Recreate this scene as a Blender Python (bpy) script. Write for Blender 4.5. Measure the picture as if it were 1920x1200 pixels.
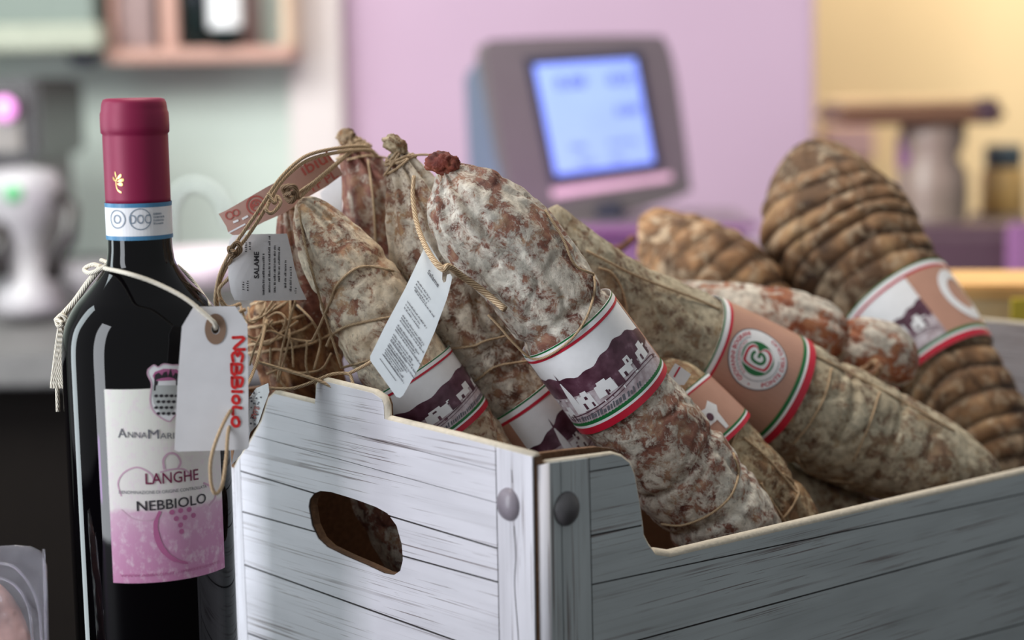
import bpy, bmesh, math, random
from mathutils import Vector, Matrix, noise
from mathutils.geometry import tessellate_polygon
from mathutils.bvhtree import BVHTree

random.seed(7)
PI = math.pi
sc = bpy.context.scene
for o in list(bpy.data.objects):
    bpy.data.objects.remove(o)
COL = sc.collection

def lin(c):
    return tuple((x / 255 / 12.92) if x / 255 <= 0.04045 else ((x / 255 + 0.055) / 1.055) ** 2.4 for x in c[:3]) + (1.0,)

# ------------------------------------------------------------------ camera, world, lights, exposure
FPX = 3400.0
CAM_H = 0.308
PITCH = math.radians(7.5)
ROLL = math.radians(1.0)
FWD = Vector((0, math.cos(PITCH), -math.sin(PITCH)))
UP0 = Vector((0, math.sin(PITCH), math.cos(PITCH)))
RT0 = Vector((1, 0, 0))
RT = RT0 * math.cos(ROLL) - UP0 * math.sin(ROLL)
UPV = UP0 * math.cos(ROLL) + RT0 * math.sin(ROLL)
CAM = Vector((0, 0, CAM_H))
cd = bpy.data.cameras.new('camera')
cam = bpy.data.objects.new('camera', cd)
COL.objects.link(cam)
m = Matrix((RT, UPV, -FWD)).transposed().to_4x4()
m.translation = CAM
cam.matrix_world = m
cd.sensor_width = 36
cd.lens = FPX / 1920 * 36
cd.clip_start = 0.01
cd.dof.use_dof = True
cd.dof.focus_distance = 0.825
cd.dof.aperture_fstop = 5.0
sc.camera = cam

def P(x, y, d):
    return CAM + (FWD + RT * ((x - 960) / FPX) + UPV * ((600 - y) / FPX)) * d

w = bpy.data.worlds.new('world')
sc.world = w
w.use_nodes = True
w.node_tree.nodes['Background'].inputs[0].default_value = (0.84, 0.87, 0.89, 1)
w.node_tree.nodes['Background'].inputs[1].default_value = 0.38

def area(name, loc, target, sx, sy, power, color=(1, 1, 1)):
    l = bpy.data.lights.new(name, 'AREA')
    l.shape = 'RECTANGLE'
    l.size, l.size_y = sx, sy
    l.energy = power
    l.color = color
    o = bpy.data.objects.new(name, l)
    o.location = loc
    o.rotation_euler = (Vector(target) - Vector(loc)).to_track_quat('-Z', 'Y').to_euler()
    COL.objects.link(o)
    return o
area('window_light_front', (-1.75, -0.35, 0.45), (0, 0.9, 0.1), 0.60, 2.3, 48, (0.90, 0.94, 1.0))
area('window_light_side', (-2.0, 1.25, 0.45), (0, 0.9, 0.1), 0.40, 2.3, 23, (0.84, 0.95, 1.0))
area('ceiling_light', (-0.15, 1.25, 1.8), (0.0, 0.92, 0.1), 0.8, 0.5, 22, (1.0, 0.92, 0.82))
area('wall_fill_left', (-0.9, 1.4, 1.0), (-0.7, 3.4, 0.3), 1.4, 0.6, 46, (0.97, 1.0, 0.96))  # unseen fill lamp added to brighten the left wall and shelf
area('wall_fill_middle', (0.2, 2.2, 2.2), (0.2, 3.4, 0.3), 1.2, 0.5, 6, (1.0, 0.97, 0.97))  # added fill without a fixture, lifts the lilac wall
area('wall_fill_right', (1.3, 3.3, 1.6), (1.2, 4.2, 0.5), 1.0, 0.5, 31, (1.0, 0.94, 0.82))  # lamp added out of view to brighten the cream wall
area('magenta_counter_lamp', (0.10, 1.90, 0.06), (0.12, 2.3, 0.16), 0.5, 0.05, 1.0, (0.85, 0.25, 1.0))
area('magenta_strip_lamp', (-0.62, 0.52, 0.04), (-0.15, 0.82, 0.04), 0.03, 0.05, 0.05, (0.7, 0.25, 1.0))
sc.view_settings.view_transform = 'Standard'
sc.view_settings.look = 'None'
sc.view_settings.gamma = 1
sc.view_settings.use_curve_mapping = False
sc.view_settings.exposure = 0.0
sc.cycles.use_denoising = True

# ------------------------------------------------------------------ materials
def newmat(name):
    mt = bpy.data.materials.new(name)
    mt.use_nodes = True
    return mt, mt.node_tree, mt.node_tree.nodes['Principled BSDF']
def N(nt, typ, **kw):
    n = nt.nodes.new(typ)
    for k, v in kw.items():
        if k in n.inputs:
            n.inputs[k].default_value = v
        else:
            setattr(n, k, v)
    return n
def ramp(nt, src, stops, interp='LINEAR'):
    r = nt.nodes.new('ShaderNodeValToRGB')
    r.color_ramp.interpolation = interp
    el = r.color_ramp.elements
    while len(el) > 1:
        el.remove(el[-1])
    el[0].position, el[0].color = stops[0]
    for p, c in stops[1:]:
        e = el.new(p)
        e.color = c
    nt.links.new(src, r.inputs[0])
    return r
def g(v):
    return (v, v, v, 1)
def mixc(nt, fac, a, b, mode='MIX'):
    n = nt.nodes.new('ShaderNodeMix')
    n.data_type = 'RGBA'
    n.blend_type = mode
    for sock, val in ((n.inputs[0], fac), (n.inputs[6], a), (n.inputs[7], b)):
        if isinstance(val, (int, float)):
            sock.default_value = val
        elif isinstance(val, tuple):
            sock.default_value = val
        else:
            nt.links.new(val, sock)
    return n.outputs[2]
def plain(name, rgb, rough=0.6, metal=0.0, vary=0.08, scale=60, bump=0.0, spec=0.5, emit=0):
    mt, nt, b = newmat(name)
    tc = N(nt, 'ShaderNodeTexCoord')
    nz = N(nt, 'ShaderNodeTexNoise', Scale=scale, Detail=4.0)
    nt.links.new(tc.outputs['Object'], nz.inputs['Vector'])
    c = lin(rgb)
    lo = tuple(x * (1 - vary) for x in c[:3]) + (1,)
    hi = tuple(min(1, x * (1 + vary)) for x in c[:3]) + (1,)
    r = ramp(nt, nz.outputs[0], [(0.3, lo), (0.7, hi)])
    nt.links.new(r.outputs[0], b.inputs['Base Color'])
    b.inputs['Roughness'].default_value = rough
    b.inputs['Metallic'].default_value = metal
    b.inputs['Specular IOR Level'].default_value = spec
    if bump:
        bp = N(nt, 'ShaderNodeBump', Strength=bump, Distance=0.001)
        nt.links.new(nz.outputs[0], bp.inputs['Height'])
        nt.links.new(bp.outputs[0], b.inputs['Normal'])
    if emit:
        b.inputs['Emission Color'].default_value = c
        b.inputs['Emission Strength'].default_value = emit
    return mt

def salami_mat(name, dark, mid, tan, mold, amount, seed, tanamt=0.45, fine=1.0):
    mt, nt, b = newmat(name)
    L = nt.links
    tc = N(nt, 'ShaderNodeTexCoord')
    mp = N(nt, 'ShaderNodeMapping')
    mp.inputs['Location'].default_value = (seed * 1.7, seed * 0.9, seed * 2.3)
    L.new(tc.outputs['Object'], mp.inputs[0])
    def nz(scale, det=6.0, dist=0.0, rough=0.6):
        n = N(nt, 'ShaderNodeTexNoise', Scale=scale, Detail=det, Distortion=dist, Roughness=rough)
        L.new(mp.outputs[0], n.inputs['Vector'])
        return n.outputs[0]
    big, med, fin, spk = nz(38, 4, 0.6), nz(135 * fine, 8, 0.55, 0.72), nz(480 * fine, 6, 0.3, 0.75), nz(1100, 3)
    # mould mask
    a1 = N(nt, 'ShaderNodeMath', operation='MULTIPLY_ADD'); L.new(big, a1.inputs[0]); a1.inputs[1].default_value = 0.62; L.new(med, a1.inputs[2])
    a2 = N(nt, 'ShaderNodeMath', operation='MULTIPLY_ADD'); L.new(fin, a2.inputs[0]); a2.inputs[1].default_value = 0.38; L.new(a1.outputs[0], a2.inputs[2])
    t = 1.0 + (0.5 - amount) * 0.42
    mask = ramp(nt, a2.outputs[0], [(max(0, (t - 0.05) / 2), g(0)), ((t + 0.008) / 2, g(0.6)), (min(1, (t + 0.10) / 2), g(1))])
    sc2 = N(nt, 'ShaderNodeMath', operation='MULTIPLY'); L.new(a2.outputs[0], sc2.inputs[0]); sc2.inputs[1].default_value = 0.5
    L.new(sc2.outputs[0], mask.inputs[0])
    meat = ramp(nt, nz(75, 6, 0.9), [(0.32, lin(dark)), (0.5, lin(mid)), (0.68, lin(tan))])
    mo = ramp(nt, nz(200, 5, 0.4), [(0.3, lin(tuple(x * 0.74 for x in mold))), (0.62, lin(mold))])
    warm = ramp(nt, nz(24, 4, 0.5), [(0.45, g(0)), (0.7, g(tanamt))])
    mo2 = mixc(nt, warm.outputs[0], mo.outputs[0], lin(tuple(0.45 * a + 0.55 * c for a, c in zip(mold, tan))))
    col = mixc(nt, mask.outputs[0], meat.outputs[0], mo2)
    sp = ramp(nt, nz(330, 4, 0.8), [(0.3, g(0.45)), (0.4, g(1))])
    col = mixc(nt, 0.7, col, sp.outputs[0], 'MULTIPLY')
    L.new(col, b.inputs['Base Color'])
    rr = ramp(nt, mask.outputs[0], [(0, g(0.5)), (1, g(0.9))])
    L.new(rr.outputs[0], b.inputs['Roughness'])
    b.inputs['Specular IOR Level'].default_value = 0.3
    h = N(nt, 'ShaderNodeMath', operation='MULTIPLY_ADD'); L.new(mask.outputs[0], h.inputs[0]); h.inputs[1].default_value = 0.35; L.new(a2.outputs[0], h.inputs[2])
    h2 = N(nt, 'ShaderNodeMath', operation='MULTIPLY_ADD'); L.new(spk, h2.inputs[0]); h2.inputs[1].default_value = 0.25; L.new(h.outputs[0], h2.inputs[2])
    bp = N(nt, 'ShaderNodeBump', Strength=0.55, Distance=0.0018)
    L.new(h2.outputs[0], bp.inputs['Height'])
    L.new(bp.outputs[0], b.inputs['Normal'])
    return mt

def coppa_mat(name, seed):
    mt, nt, b = newmat(name)
    L = nt.links
    tc = N(nt, 'ShaderNodeTexCoord')
    mp = N(nt, 'ShaderNodeMapping')
    mp.inputs['Location'].default_value = (seed, seed * 2, 0)
    L.new(tc.outputs['Object'], mp.inputs[0])
    def nz(scale, det=6.0, dist=0.0):
        n = N(nt, 'ShaderNodeTexNoise', Scale=scale, Detail=det, Distortion=dist)
        L.new(mp.outputs[0], n.inputs['Vector'])
        return n.outputs[0]
    q = 1.02 if seed == 0 else 1.2
    f_ = lambda c: lin(tuple(min(255, x * q) for x in c))
    base = ramp(nt, nz(34, 7, 0.9), [(0.28, f_((52, 36, 26))), (0.43, f_((96, 70, 48))), (0.56, f_((134, 100, 70))), (0.72, f_((172, 138, 100)))])
    pal = ramp(nt, nz(95, 7, 1.0), [(0.50, g(0)), (0.64, g(0.6))])
    c = mixc(nt, pal.outputs[0], base.outputs[0], f_((176, 156, 130)))
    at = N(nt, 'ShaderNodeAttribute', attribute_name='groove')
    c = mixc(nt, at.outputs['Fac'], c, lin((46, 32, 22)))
    L.new(c, b.inputs['Base Color'])
    b.inputs['Roughness'].default_value = 0.72
    b.inputs['Specular IOR Level'].default_value = 0.3
    bp = N(nt, 'ShaderNodeBump', Strength=0.4, Distance=0.0015)
    L.new(nz(300, 6), bp.inputs['Height'])
    L.new(bp.outputs[0], b.inputs['Normal'])
    return mt

def plank_mat(name, base, seed=0.0):
    mt, nt, b = newmat(name)
    L = nt.links
    uv = N(nt, 'ShaderNodeUVMap')
    def streak(su, sv, det=5.0, dist=0.3, off=0.0):
        mp = N(nt, 'ShaderNodeMapping')
        mp.inputs['Scale'].default_value = (su, sv, 1)
        mp.inputs['Location'].default_value = (seed + off, seed * 2.1 + off, seed)
        L.new(uv.outputs[0], mp.inputs[0])
        n = N(nt, 'ShaderNodeTexNoise', Scale=1.0, Detail=det, Distortion=dist)
        L.new(mp.outputs[0], n.inputs['Vector'])
        return n.outputs[0]
    c = lin(base)
    tone = ramp(nt, streak(12, 70, 5, 0.1), [(0.25, tuple(x * 0.80 for x in c[:3]) + (1,)), (0.6, c)])
    s1 = ramp(nt, streak(11, 1300, 3, 0.15), [(0.365, g(1)), (0.395, g(0))])
    s2 = ramp(nt, streak(50, 1100, 3, 0.3, 5), [(0.29, g(0.6)), (0.34, g(0))])
    s3 = ramp(nt, streak(4, 520, 1, 0.4, 9), [(0.335, g(0.9)), (0.35, g(0))])
    gate = ramp(nt, streak(14, 90, 3, 0.2, 3), [(0.44, g(0.1)), (0.60, g(0.9))])
    m1 = N(nt, 'ShaderNodeMath', operation='MAXIMUM'); L.new(s1.outputs[0], m1.inputs[0]); L.new(s2.outputs[0], m1.inputs[1])
    m1b = N(nt, 'ShaderNodeMath', operation='MAXIMUM'); L.new(m1.outputs[0], m1b.inputs[0]); L.new(s3.outputs[0], m1b.inputs[1])
    m2 = N(nt, 'ShaderNodeMath', operation='MULTIPLY'); L.new(m1b.outputs[0], m2.inputs[0]); L.new(gate.outputs[0], m2.inputs[1])
    col = mixc(nt, m2.outputs[0], tone.outputs[0], lin((104, 88, 86)))
    L.new(col, b.inputs['Base Color'])
    b.inputs['Roughness'].default_value = 0.42
    return mt

def kraft_mat():
    mt, nt, b = newmat('kraft_cardboard')
    L = nt.links
    tc = N(nt, 'ShaderNodeTexCoord')
    n = N(nt, 'ShaderNodeTexNoise', Scale=500.0, Detail=5.0)
    L.new(tc.outputs['Object'], n.inputs['Vector'])
    r = ramp(nt, n.outputs[0], [(0.3, lin((92, 66, 46))), (0.7, lin((124, 92, 66)))])
    L.new(r.outputs[0], b.inputs['Base Color'])
    b.inputs['Roughness'].default_value = 0.9
    bp = N(nt, 'ShaderNodeBump', Strength=0.4, Distance=0.0006)
    L.new(n.outputs[0], bp.inputs['Height'])
    L.new(bp.outputs[0], b.inputs['Normal'])
    return mt

def label_mat():
    mt, nt, b = newmat('wine_label_print')
    L = nt.links
    uv = N(nt, 'ShaderNodeUVMap')
    sep = N(nt, 'ShaderNodeSeparateXYZ')
    L.new(uv.outputs[0], sep.inputs[0])
    n = N(nt, 'ShaderNodeTexNoise', Scale=5.0, Detail=7.0, Roughness=0.65)
    L.new(uv.outputs[0], n.inputs['Vector'])
    n2 = N(nt, 'ShaderNodeTexNoise', Scale=14.0, Detail=8.0, Roughness=0.7)
    L.new(uv.outputs[0], n2.inputs['Vector'])
    ad = N(nt, 'ShaderNodeMath', operation='MULTIPLY_ADD'); L.new(n.outputs[0], ad.inputs[0]); ad.inputs[1].default_value = 0.10; L.new(sep.outputs[1], ad.inputs[2])
    r = ramp(nt, ad.outputs[0], [(0.0, lin((196, 128, 168))), (0.28, lin((206, 150, 184))), (0.41, lin((214, 172, 196))), (0.44, lin((232, 226, 222))), (1.0, lin((232, 232, 222)))])
    mot = ramp(nt, n2.outputs[0], [(0.5, g(0)), (0.68, g(0.75))])
    c = mixc(nt, mot.outputs[0], r.outputs[0], lin((232, 212, 222)))
    L.new(c, b.inputs['Base Color'])
    b.inputs['Roughness'].default_value = 0.55
    return mt

def picture_ground_mat():
    mt, nt, b = newmat('printed_ground')
    L = nt.links
    tc = N(nt, 'ShaderNodeTexCoord')
    n = N(nt, 'ShaderNodeTexNoise', Scale=260.0, Detail=6.0)
    L.new(tc.outputs['Object'], n.inputs['Vector'])
    r = ramp(nt, n.outputs[0], [(0.3, lin((150, 128, 134))), (0.5, lin((190, 176, 182))), (0.7, lin((214, 206, 212)))])
    L.new(r.outputs[0], b.inputs['Base Color'])
    b.inputs['Roughness'].default_value = 0.4
    return mt
def picture_hill_mat():
    mt, nt, b = newmat('printed_hill')
    L = nt.links
    tc = N(nt, 'ShaderNodeTexCoord')
    n = N(nt, 'ShaderNodeTexNoise', Scale=170.0, Detail=6.0)
    L.new(tc.outputs['Object'], n.inputs['Vector'])
    r = ramp(nt, n.outputs[0], [(0.35, lin((70, 34, 50))), (0.6, lin((98, 62, 78))), (0.75, lin((138, 108, 122)))])
    L.new(r.outputs[0], b.inputs['Base Color'])
    b.inputs['Roughness'].default_value = 0.4
    return mt

def twine_mat(name, a, c):
    mt, nt, b = newmat(name)
    L = nt.links
    uv = N(nt, 'ShaderNodeUVMap')
    wv = N(nt, 'ShaderNodeTexWave', Scale=1.0, Distortion=1.5)
    wv.bands_direction = 'DIAGONAL'
    mp = N(nt, 'ShaderNodeMapping')
    mp.inputs['Scale'].default_value = (0.6, 260, 1)
    L.new(uv.outputs[0], mp.inputs[0])
    L.new(mp.outputs[0], wv.inputs['Vector'])
    r = ramp(nt, wv.outputs[0], [(0.2, lin(a)), (0.8, lin(c))])
    L.new(r.outputs[0], b.inputs['Base Color'])
    b.inputs['Roughness'].default_value = 0.85
    bp = N(nt, 'ShaderNodeBump', Strength=0.5, Distance=0.0005)
    L.new(wv.outputs[0], bp.inputs['Height'])
    L.new(bp.outputs[0], b.inputs['Normal'])
    return mt

M = {}
DK, MD, TN, ML = (86, 46, 38), (136, 88, 74), (180, 146, 118), (228, 222, 214)
M['sal_front'] = salami_mat('mottled_casing_front', (82, 44, 38), (140, 94, 78), (174, 142, 114), (228, 221, 207), 0.54, 1, 0.5, 1.1)
M['sal_mid'] = salami_mat('mottled_casing_middle', (84, 52, 40), (138, 98, 78), (176, 144, 108), (234, 224, 206), 0.57, 3, 0.5, 1.1)
M['sal_left'] = salami_mat('mottled_casing_left', (98, 52, 40), (160, 112, 88), (208, 174, 134), (244, 230, 206), 0.66, 5, 0.9, 1.1)
M['sal_back'] = salami_mat('reddish_casing', (82, 42, 34), (130, 82, 68), (158, 124, 98), (206, 192, 176), 0.38, 8, 0.6)
M['sal_brown'] = salami_mat('brown_casing', (64, 36, 22), (122, 78, 48), (170, 126, 84), (196, 170, 138), 0.36, 12, 0.8)
M['sal_grey'] = salami_mat('grey_casing', (82, 56, 40), (134, 106, 84), (176, 152, 118), (210, 198, 172), 0.62, 15, 0.6, 1.2)
M['sal_white'] = salami_mat('white_speckled_casing', (104, 50, 30), (158, 92, 62), (184, 128, 92), (232, 222, 206), 0.57, 20, 0.15, 0.9)
M['sal_tan'] = salami_mat('tan_wrinkled_casing', (84, 58, 38), (138, 104, 74), (184, 152, 112), (210, 192, 160), 0.47, 25, 0.9, 1.1)
M['blob'] = salami_mat('dark_red_tuft', (70, 24, 18), (120, 52, 40), (150, 86, 66), (180, 140, 120), 0.1, 31)
M['coppa'] = coppa_mat('netted_coppa_casing', 0)
M['coppa2'] = coppa_mat('netted_coppa_casing_pale', 4)
M['twine'] = twine_mat('jute_twine', (150, 120, 90), (218, 192, 156))
M['twine_dark'] = twine_mat('dark_twine', (104, 80, 58), (160, 132, 102))
M['cord'] = twine_mat('white_cord', (200, 190, 170), (242, 236, 222))
M['paper'] = plain('white_paper', (240, 240, 242), 0.45, vary=0.03, scale=200)
M['paper_blue'] = plain('cool_white_paper', (236, 242, 246), 0.5, vary=0.02, scale=300)
M['paper_grey'] = plain('grey_white_card', (226, 224, 226), 0.6, vary=0.04, scale=90)
M['pink'] = plain('salmon_pink_print', (190, 144, 124), 0.4, vary=0.05, scale=90)
M['pink_tag'] = plain('dusty_pink_card', (182, 144, 132), 0.6, vary=0.06, scale=90)
M['red'] = plain('red_print', (196, 30, 56), 0.4)
M['redink'] = plain('red_marker_ink', (216, 36, 36), 0.5)
M['redtext'] = plain('faded_red_print', (176, 84, 76), 0.5)
M['green'] = plain('green_print', (24, 110, 56), 0.4)
M['hill'] = picture_hill_mat()
M['ground'] = picture_ground_mat()
M['ink'] = plain('dark_ink', (48, 44, 50), 0.5)
M['greyink'] = plain('grey_ink', (104, 104, 112), 0.5)
M['maroonink'] = plain('maroon_ink', (120, 24, 70), 0.5)
M['mauve'] = plain('mauve_print', (206, 168, 188), 0.5)
M['crestgrey'] = plain('crest_grey', (190, 194, 192), 0.5)
M['mauve_deep'] = plain('deep_mauve_print', (186, 104, 150), 0.5)
M['blueprint'] = plain('blue_print', (70, 130, 170), 0.4)
M['greyblue'] = plain('grey_blue_print', (126, 140, 156), 0.4)
M['gold'] = plain('gold_foil', (226, 190, 120), 0.3, metal=0.7)
M['foil'] = plain('burgundy_capsule', (138, 18, 66), 0.5, vary=0.03, metal=0.15)
M['glass'] = plain('dark_bottle_glass', (4, 3, 5), 0.03, vary=0.0, spec=0.3)
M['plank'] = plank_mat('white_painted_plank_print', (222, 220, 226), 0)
M['plank_shaded'] = plank_mat('shaded_plank_print', (186, 194, 196), 7)  # white plank print toned down, shade of the long side put into its colour
M['joint'] = plain('dark_joint_print', (40, 34, 34), 0.8)
M['rim'] = plain('cream_cardboard_rim', (208, 198, 180), 0.85, bump=0.4, scale=400)
M['kraft'] = kraft_mat()
M['rivet_pale'] = plain('pale_rivet', (138, 130, 138), 0.35, vary=0.15, scale=150)
M['rivet_dark'] = plain('dark_rivet', (84, 82, 84), 0.35, vary=0.2, scale=150)
M['washer'] = plain('brown_fibre_washer', (140, 112, 92), 0.7)

# ------------------------------------------------------------------ object helpers
def link(o, parent=None):
    COL.objects.link(o)
    if parent is not None:
        o.parent = parent
        o.matrix_parent_inverse = Matrix.Identity(4)
    return o
ORG = {}
def thing(name, label, cat, loc, group=None):
    o = bpy.data.objects.new(name, None)
    o.empty_display_size = 0.02
    o.location = loc
    COL.objects.link(o)
    ORG[o] = Vector(loc)
    o['label'] = label
    o['category'] = cat
    if group:
        o['group'] = group
    return o
def mesh_obj(name, verts, faces, mat, parent=None, smooth=True, uvs=None, label=None, attr=None):
    org = ORG.get(parent, Vector((0, 0, 0)))
    me = bpy.data.meshes.new(name)
    me.from_pydata([tuple(Vector(v) - org) for v in verts], [], faces)
    if uvs is not None:
        ul = me.uv_layers.new(name='UVMap')
        flat = []
        for f in uvs:
            for c in f:
                flat.extend(c)
        ul.data.foreach_set('uv', flat)
    if attr is not None:
        a = me.attributes.new('groove', 'FLOAT', 'POINT')
        a.data.foreach_set('value', attr)
    if smooth:
        me.polygons.foreach_set('use_smooth', [True] * len(me.polygons))
    me.materials.append(mat)
    me.update()
    o = bpy.data.objects.new(name, me)
    link(o, parent)
    ORG[o] = org
    if label:
        o['label'] = label
    return o
def structure(o):
    o['kind'] = 'structure'
    return o
def catmull(pts, n):
    out = []
    q = [tuple(2 * a - b for a, b in zip(pts[0], pts[1]))] + list(pts) + [tuple(2 * a - b for a, b in zip(pts[-1], pts[-2]))]
    for i in range(1, len(q) - 2):
        p0, p1, p2, p3 = q[i - 1], q[i], q[i + 1], q[i + 2]
        for k in range(n):
            t = k / n
            out.append(tuple(0.5 * (2 * b + (c - a) * t + (2 * a - 5 * b + 4 * c - d) * t * t + (3 * b - a - 3 * c + d) * t ** 3) for a, b, c, d in zip(p0, p1, p2, p3)))
    out.append(tuple(pts[-1]))
    return out
def tube_geo(pts, r, sides=8, V=None, F=None, U=None):
    V = [] if V is None else V
    F = [] if F is None else F
    U = [] if U is None else U
    pts = [Vector(p) for p in pts]
    n = len(pts)
    b0 = len(V)
    nrm = None
    L = 0
    Ls = []
    for i, p in enumerate(pts):
        if i:
            L += (p - pts[i - 1]).length
        Ls.append(L)
        t = (pts[min(i + 1, n - 1)] - pts[max(i - 1, 0)])
        t = t.normalized() if t.length > 1e-9 else Vector((0, 0, 1))
        if nrm is None:
            nrm = t.orthogonal().normalized()
        nrm = (nrm - t * nrm.dot(t))
        nrm = nrm.normalized() if nrm.length > 1e-6 else t.orthogonal().normalized()
        bi = t.cross(nrm)
        rr = r[i] if isinstance(r, (list, tuple)) else r
        for k in range(sides):
            a = 2 * PI * k / sides
            V.append(p + (nrm * math.cos(a) + bi * math.sin(a)) * rr)
    for i in range(n - 1):
        for k in range(sides):
            k2 = (k + 1) % sides
            F.append((b0 + i * sides + k, b0 + i * sides + k2, b0 + (i + 1) * sides + k2, b0 + (i + 1) * sides + k))
            U.append(((k, Ls[i]), (k + 1, Ls[i]), (k + 1, Ls[i + 1]), (k, Ls[i + 1])))
    F.append(tuple(b0 + k for k in range(sides))[::-1])
    U.append(tuple((0, 0) for _ in range(sides)))
    F.append(tuple(b0 + (n - 1) * sides + k for k in range(sides)))
    U.append(tuple((0, 0) for _ in range(sides)))
    return V, F, U
def tubes(name, paths, r, mat, parent=None, sides=7, label=None):
    V, F, U = [], [], []
    for p in paths:
        rr = r
        if isinstance(p, tuple) and isinstance(p[1], float):
            p, rr = p
        tube_geo(p, rr, sides, V, F, U)
    return mesh_obj(name, V, F, mat, parent, True, U, label)
def pix_curve(pts, d=None, n=8):
    """smooth world curve through (px,py,depth) points"""
    q = [(a[0], a[1], a[2] if len(a) > 2 else d) for a in pts]
    return [P(*c) for c in catmull(q, n)]

def bm2d(outline, holes=(), maxlen=None):
    bm = bmesh.new()
    es = []
    for loop in [outline] + list(holes):
        vs = [bm.verts.new((p[0], p[1], 0)) for p in loop]
        for i in range(len(vs)):
            es.append(bm.edges.new((vs[i], vs[(i + 1) % len(vs)])))
    bmesh.ops.triangle_fill(bm, use_beauty=True, use_dissolve=False, edges=es)
    if maxlen:
        refine(bm, maxlen)
    return bm
def refine(bm, maxlen, it=7):
    for _ in range(it):
        le = [e for e in bm.edges if e.calc_length() > maxlen]
        if not le:
            break
        bmesh.ops.subdivide_edges(bm, edges=le, cuts=1)
        bmesh.ops.triangulate(bm, faces=[f for f in bm.faces if len(f.verts) > 3])
def bm_polys(polys, maxlen=None):
    bm = bmesh.new()
    for pl in polys:
        vs = [Vector((p[0], p[1], 0)) for p in pl]
        if len(vs) == 3:
            tr = [(0, 1, 2)]
        else:
            tr = tessellate_polygon([vs])
        bv = [bm.verts.new(v) for v in vs]
        for t in tr:
            try:
                bm.faces.new([bv[i] for i in t])
            except ValueError:
                pass
    if maxlen:
        refine(bm, maxlen)
    return bm
def solid(name, bm, surf, front, back, mat, parent, smooth=False, uvswap=False, flip=False, label=None, uvscale=None):
    """2D mesh mapped on a surface, given thickness between two offsets"""
    bm.verts.index_update()
    vs = [v.co.copy() for v in bm.verts]
    n = len(vs)
    V = [surf(v.x, v.y, front) for v in vs]
    F, U = [], []
    def uv(i):
        v = vs[i]
        c = (v.y, v.x) if uvswap else (v.x, v.y)
        return uvscale(c) if uvscale else c
    # orientation
    for f in bm.faces:
        ids = [v.index for v in f.verts]
        nn = f.normal if f.normal.length else Vector((0, 0, 1))
        f.normal_update()
        if (f.normal.z < 0) != flip:
            ids = ids[::-1]
        F.append(tuple(ids))
        U.append(tuple(uv(i) for i in ids))
    if back is not None:
        V += [surf(v.x, v.y, back) for v in vs]
        for f in list(F):
            F.append(tuple(i + n for i in f[::-1]))
            U.append(tuple(uv(i) for i in f[::-1]))
        cnt = {}
        for f in F[:len(F) // 2]:
            for i in range(len(f)):
                cnt[(f[i], f[(i + 1) % len(f)])] = 1
        for (a, c) in list(cnt):
            if (c, a) not in cnt:
                F.append((c, a, a + n, c + n))
                U.append((uv(c), uv(a), uv(a), uv(c)))
    bm.free()
    return mesh_obj(name, V, F, mat, parent, smooth, U, label)
def split_islands(bm):
    left = set(bm.verts)
    out = []
    while left:
        st = [left.pop()]
        isl = set(st)
        while st:
            v = st.pop()
            for e in v.link_edges:
                w_ = e.other_vert(v)
                if w_ not in isl:
                    isl.add(w_); st.append(w_); left.discard(w_)
        out.append(isl)
    res = []
    for isl in out:
        b2 = bmesh.new()
        mp = {v: b2.verts.new(v.co) for v in isl}
        nf = 0
        for f in bm.faces:
            if f.verts[0] in isl:
                b2.faces.new([mp[v] for v in f.verts]); nf += 1
        if nf:
            res.append(b2)
        else:
            b2.free()
    bm.free()
    return res
def decal(name, polys, surf, mat, parent, off=0.00015, maxlen=None, flip=False):
    return solid(name, bm_polys(polys, maxlen), surf, off, None, mat, parent, smooth=True, flip=flip)
def circle(cx, cy, r, n=32, ry=None, a0=0.0):
    ry = r if ry is None else ry
    return [(cx + r * math.cos(a0 + 2 * PI * i / n), cy + ry * math.sin(a0 + 2 * PI * i / n)) for i in range(n)]
def ring(cx, cy, r0, r1, n=40, a0=0, a1=2 * PI):
    out = []
    for i in range(n):
        a, b = a0 + (a1 - a0) * i / n, a0 + (a1 - a0) * (i + 1) / n
        out.append([(cx + r0 * math.cos(a), cy + r0 * math.sin(a)), (cx + r1 * math.cos(a), cy + r1 * math.sin(a)), (cx + r1 * math.cos(b), cy + r1 * math.sin(b)), (cx + r0 * math.cos(b), cy + r0 * math.sin(b))])
    return out
def stroke(pts, wd, closed=False, smooth=0):
    if smooth:
        pts = catmull(list(pts) + ([pts[0]] if closed else []), smooth)
        closed = False
    if closed:
        pts = list(pts) + [pts[0]]
    out = []
    L, R = [], []
    n = len(pts)
    for i, p in enumerate(pts):
        a, b = pts[max(0, i - 1)], pts[min(n - 1, i + 1)]
        dx, dy = b[0] - a[0], b[1] - a[1]
        l = math.hypot(dx, dy) or 1
        ww = wd[i * (len(wd) - 1) // max(1, n - 1)] if isinstance(wd, (list, tuple)) else wd
        L.append((p[0] - dy / l * ww / 2, p[1] + dx / l * ww / 2))
        R.append((p[0] + dy / l * ww / 2, p[1] - dx / l * ww / 2))
    for i in range(n - 1):
        out.append([L[i], R[i], R[i + 1], L[i + 1]])
    return out
_tc = {}
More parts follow.
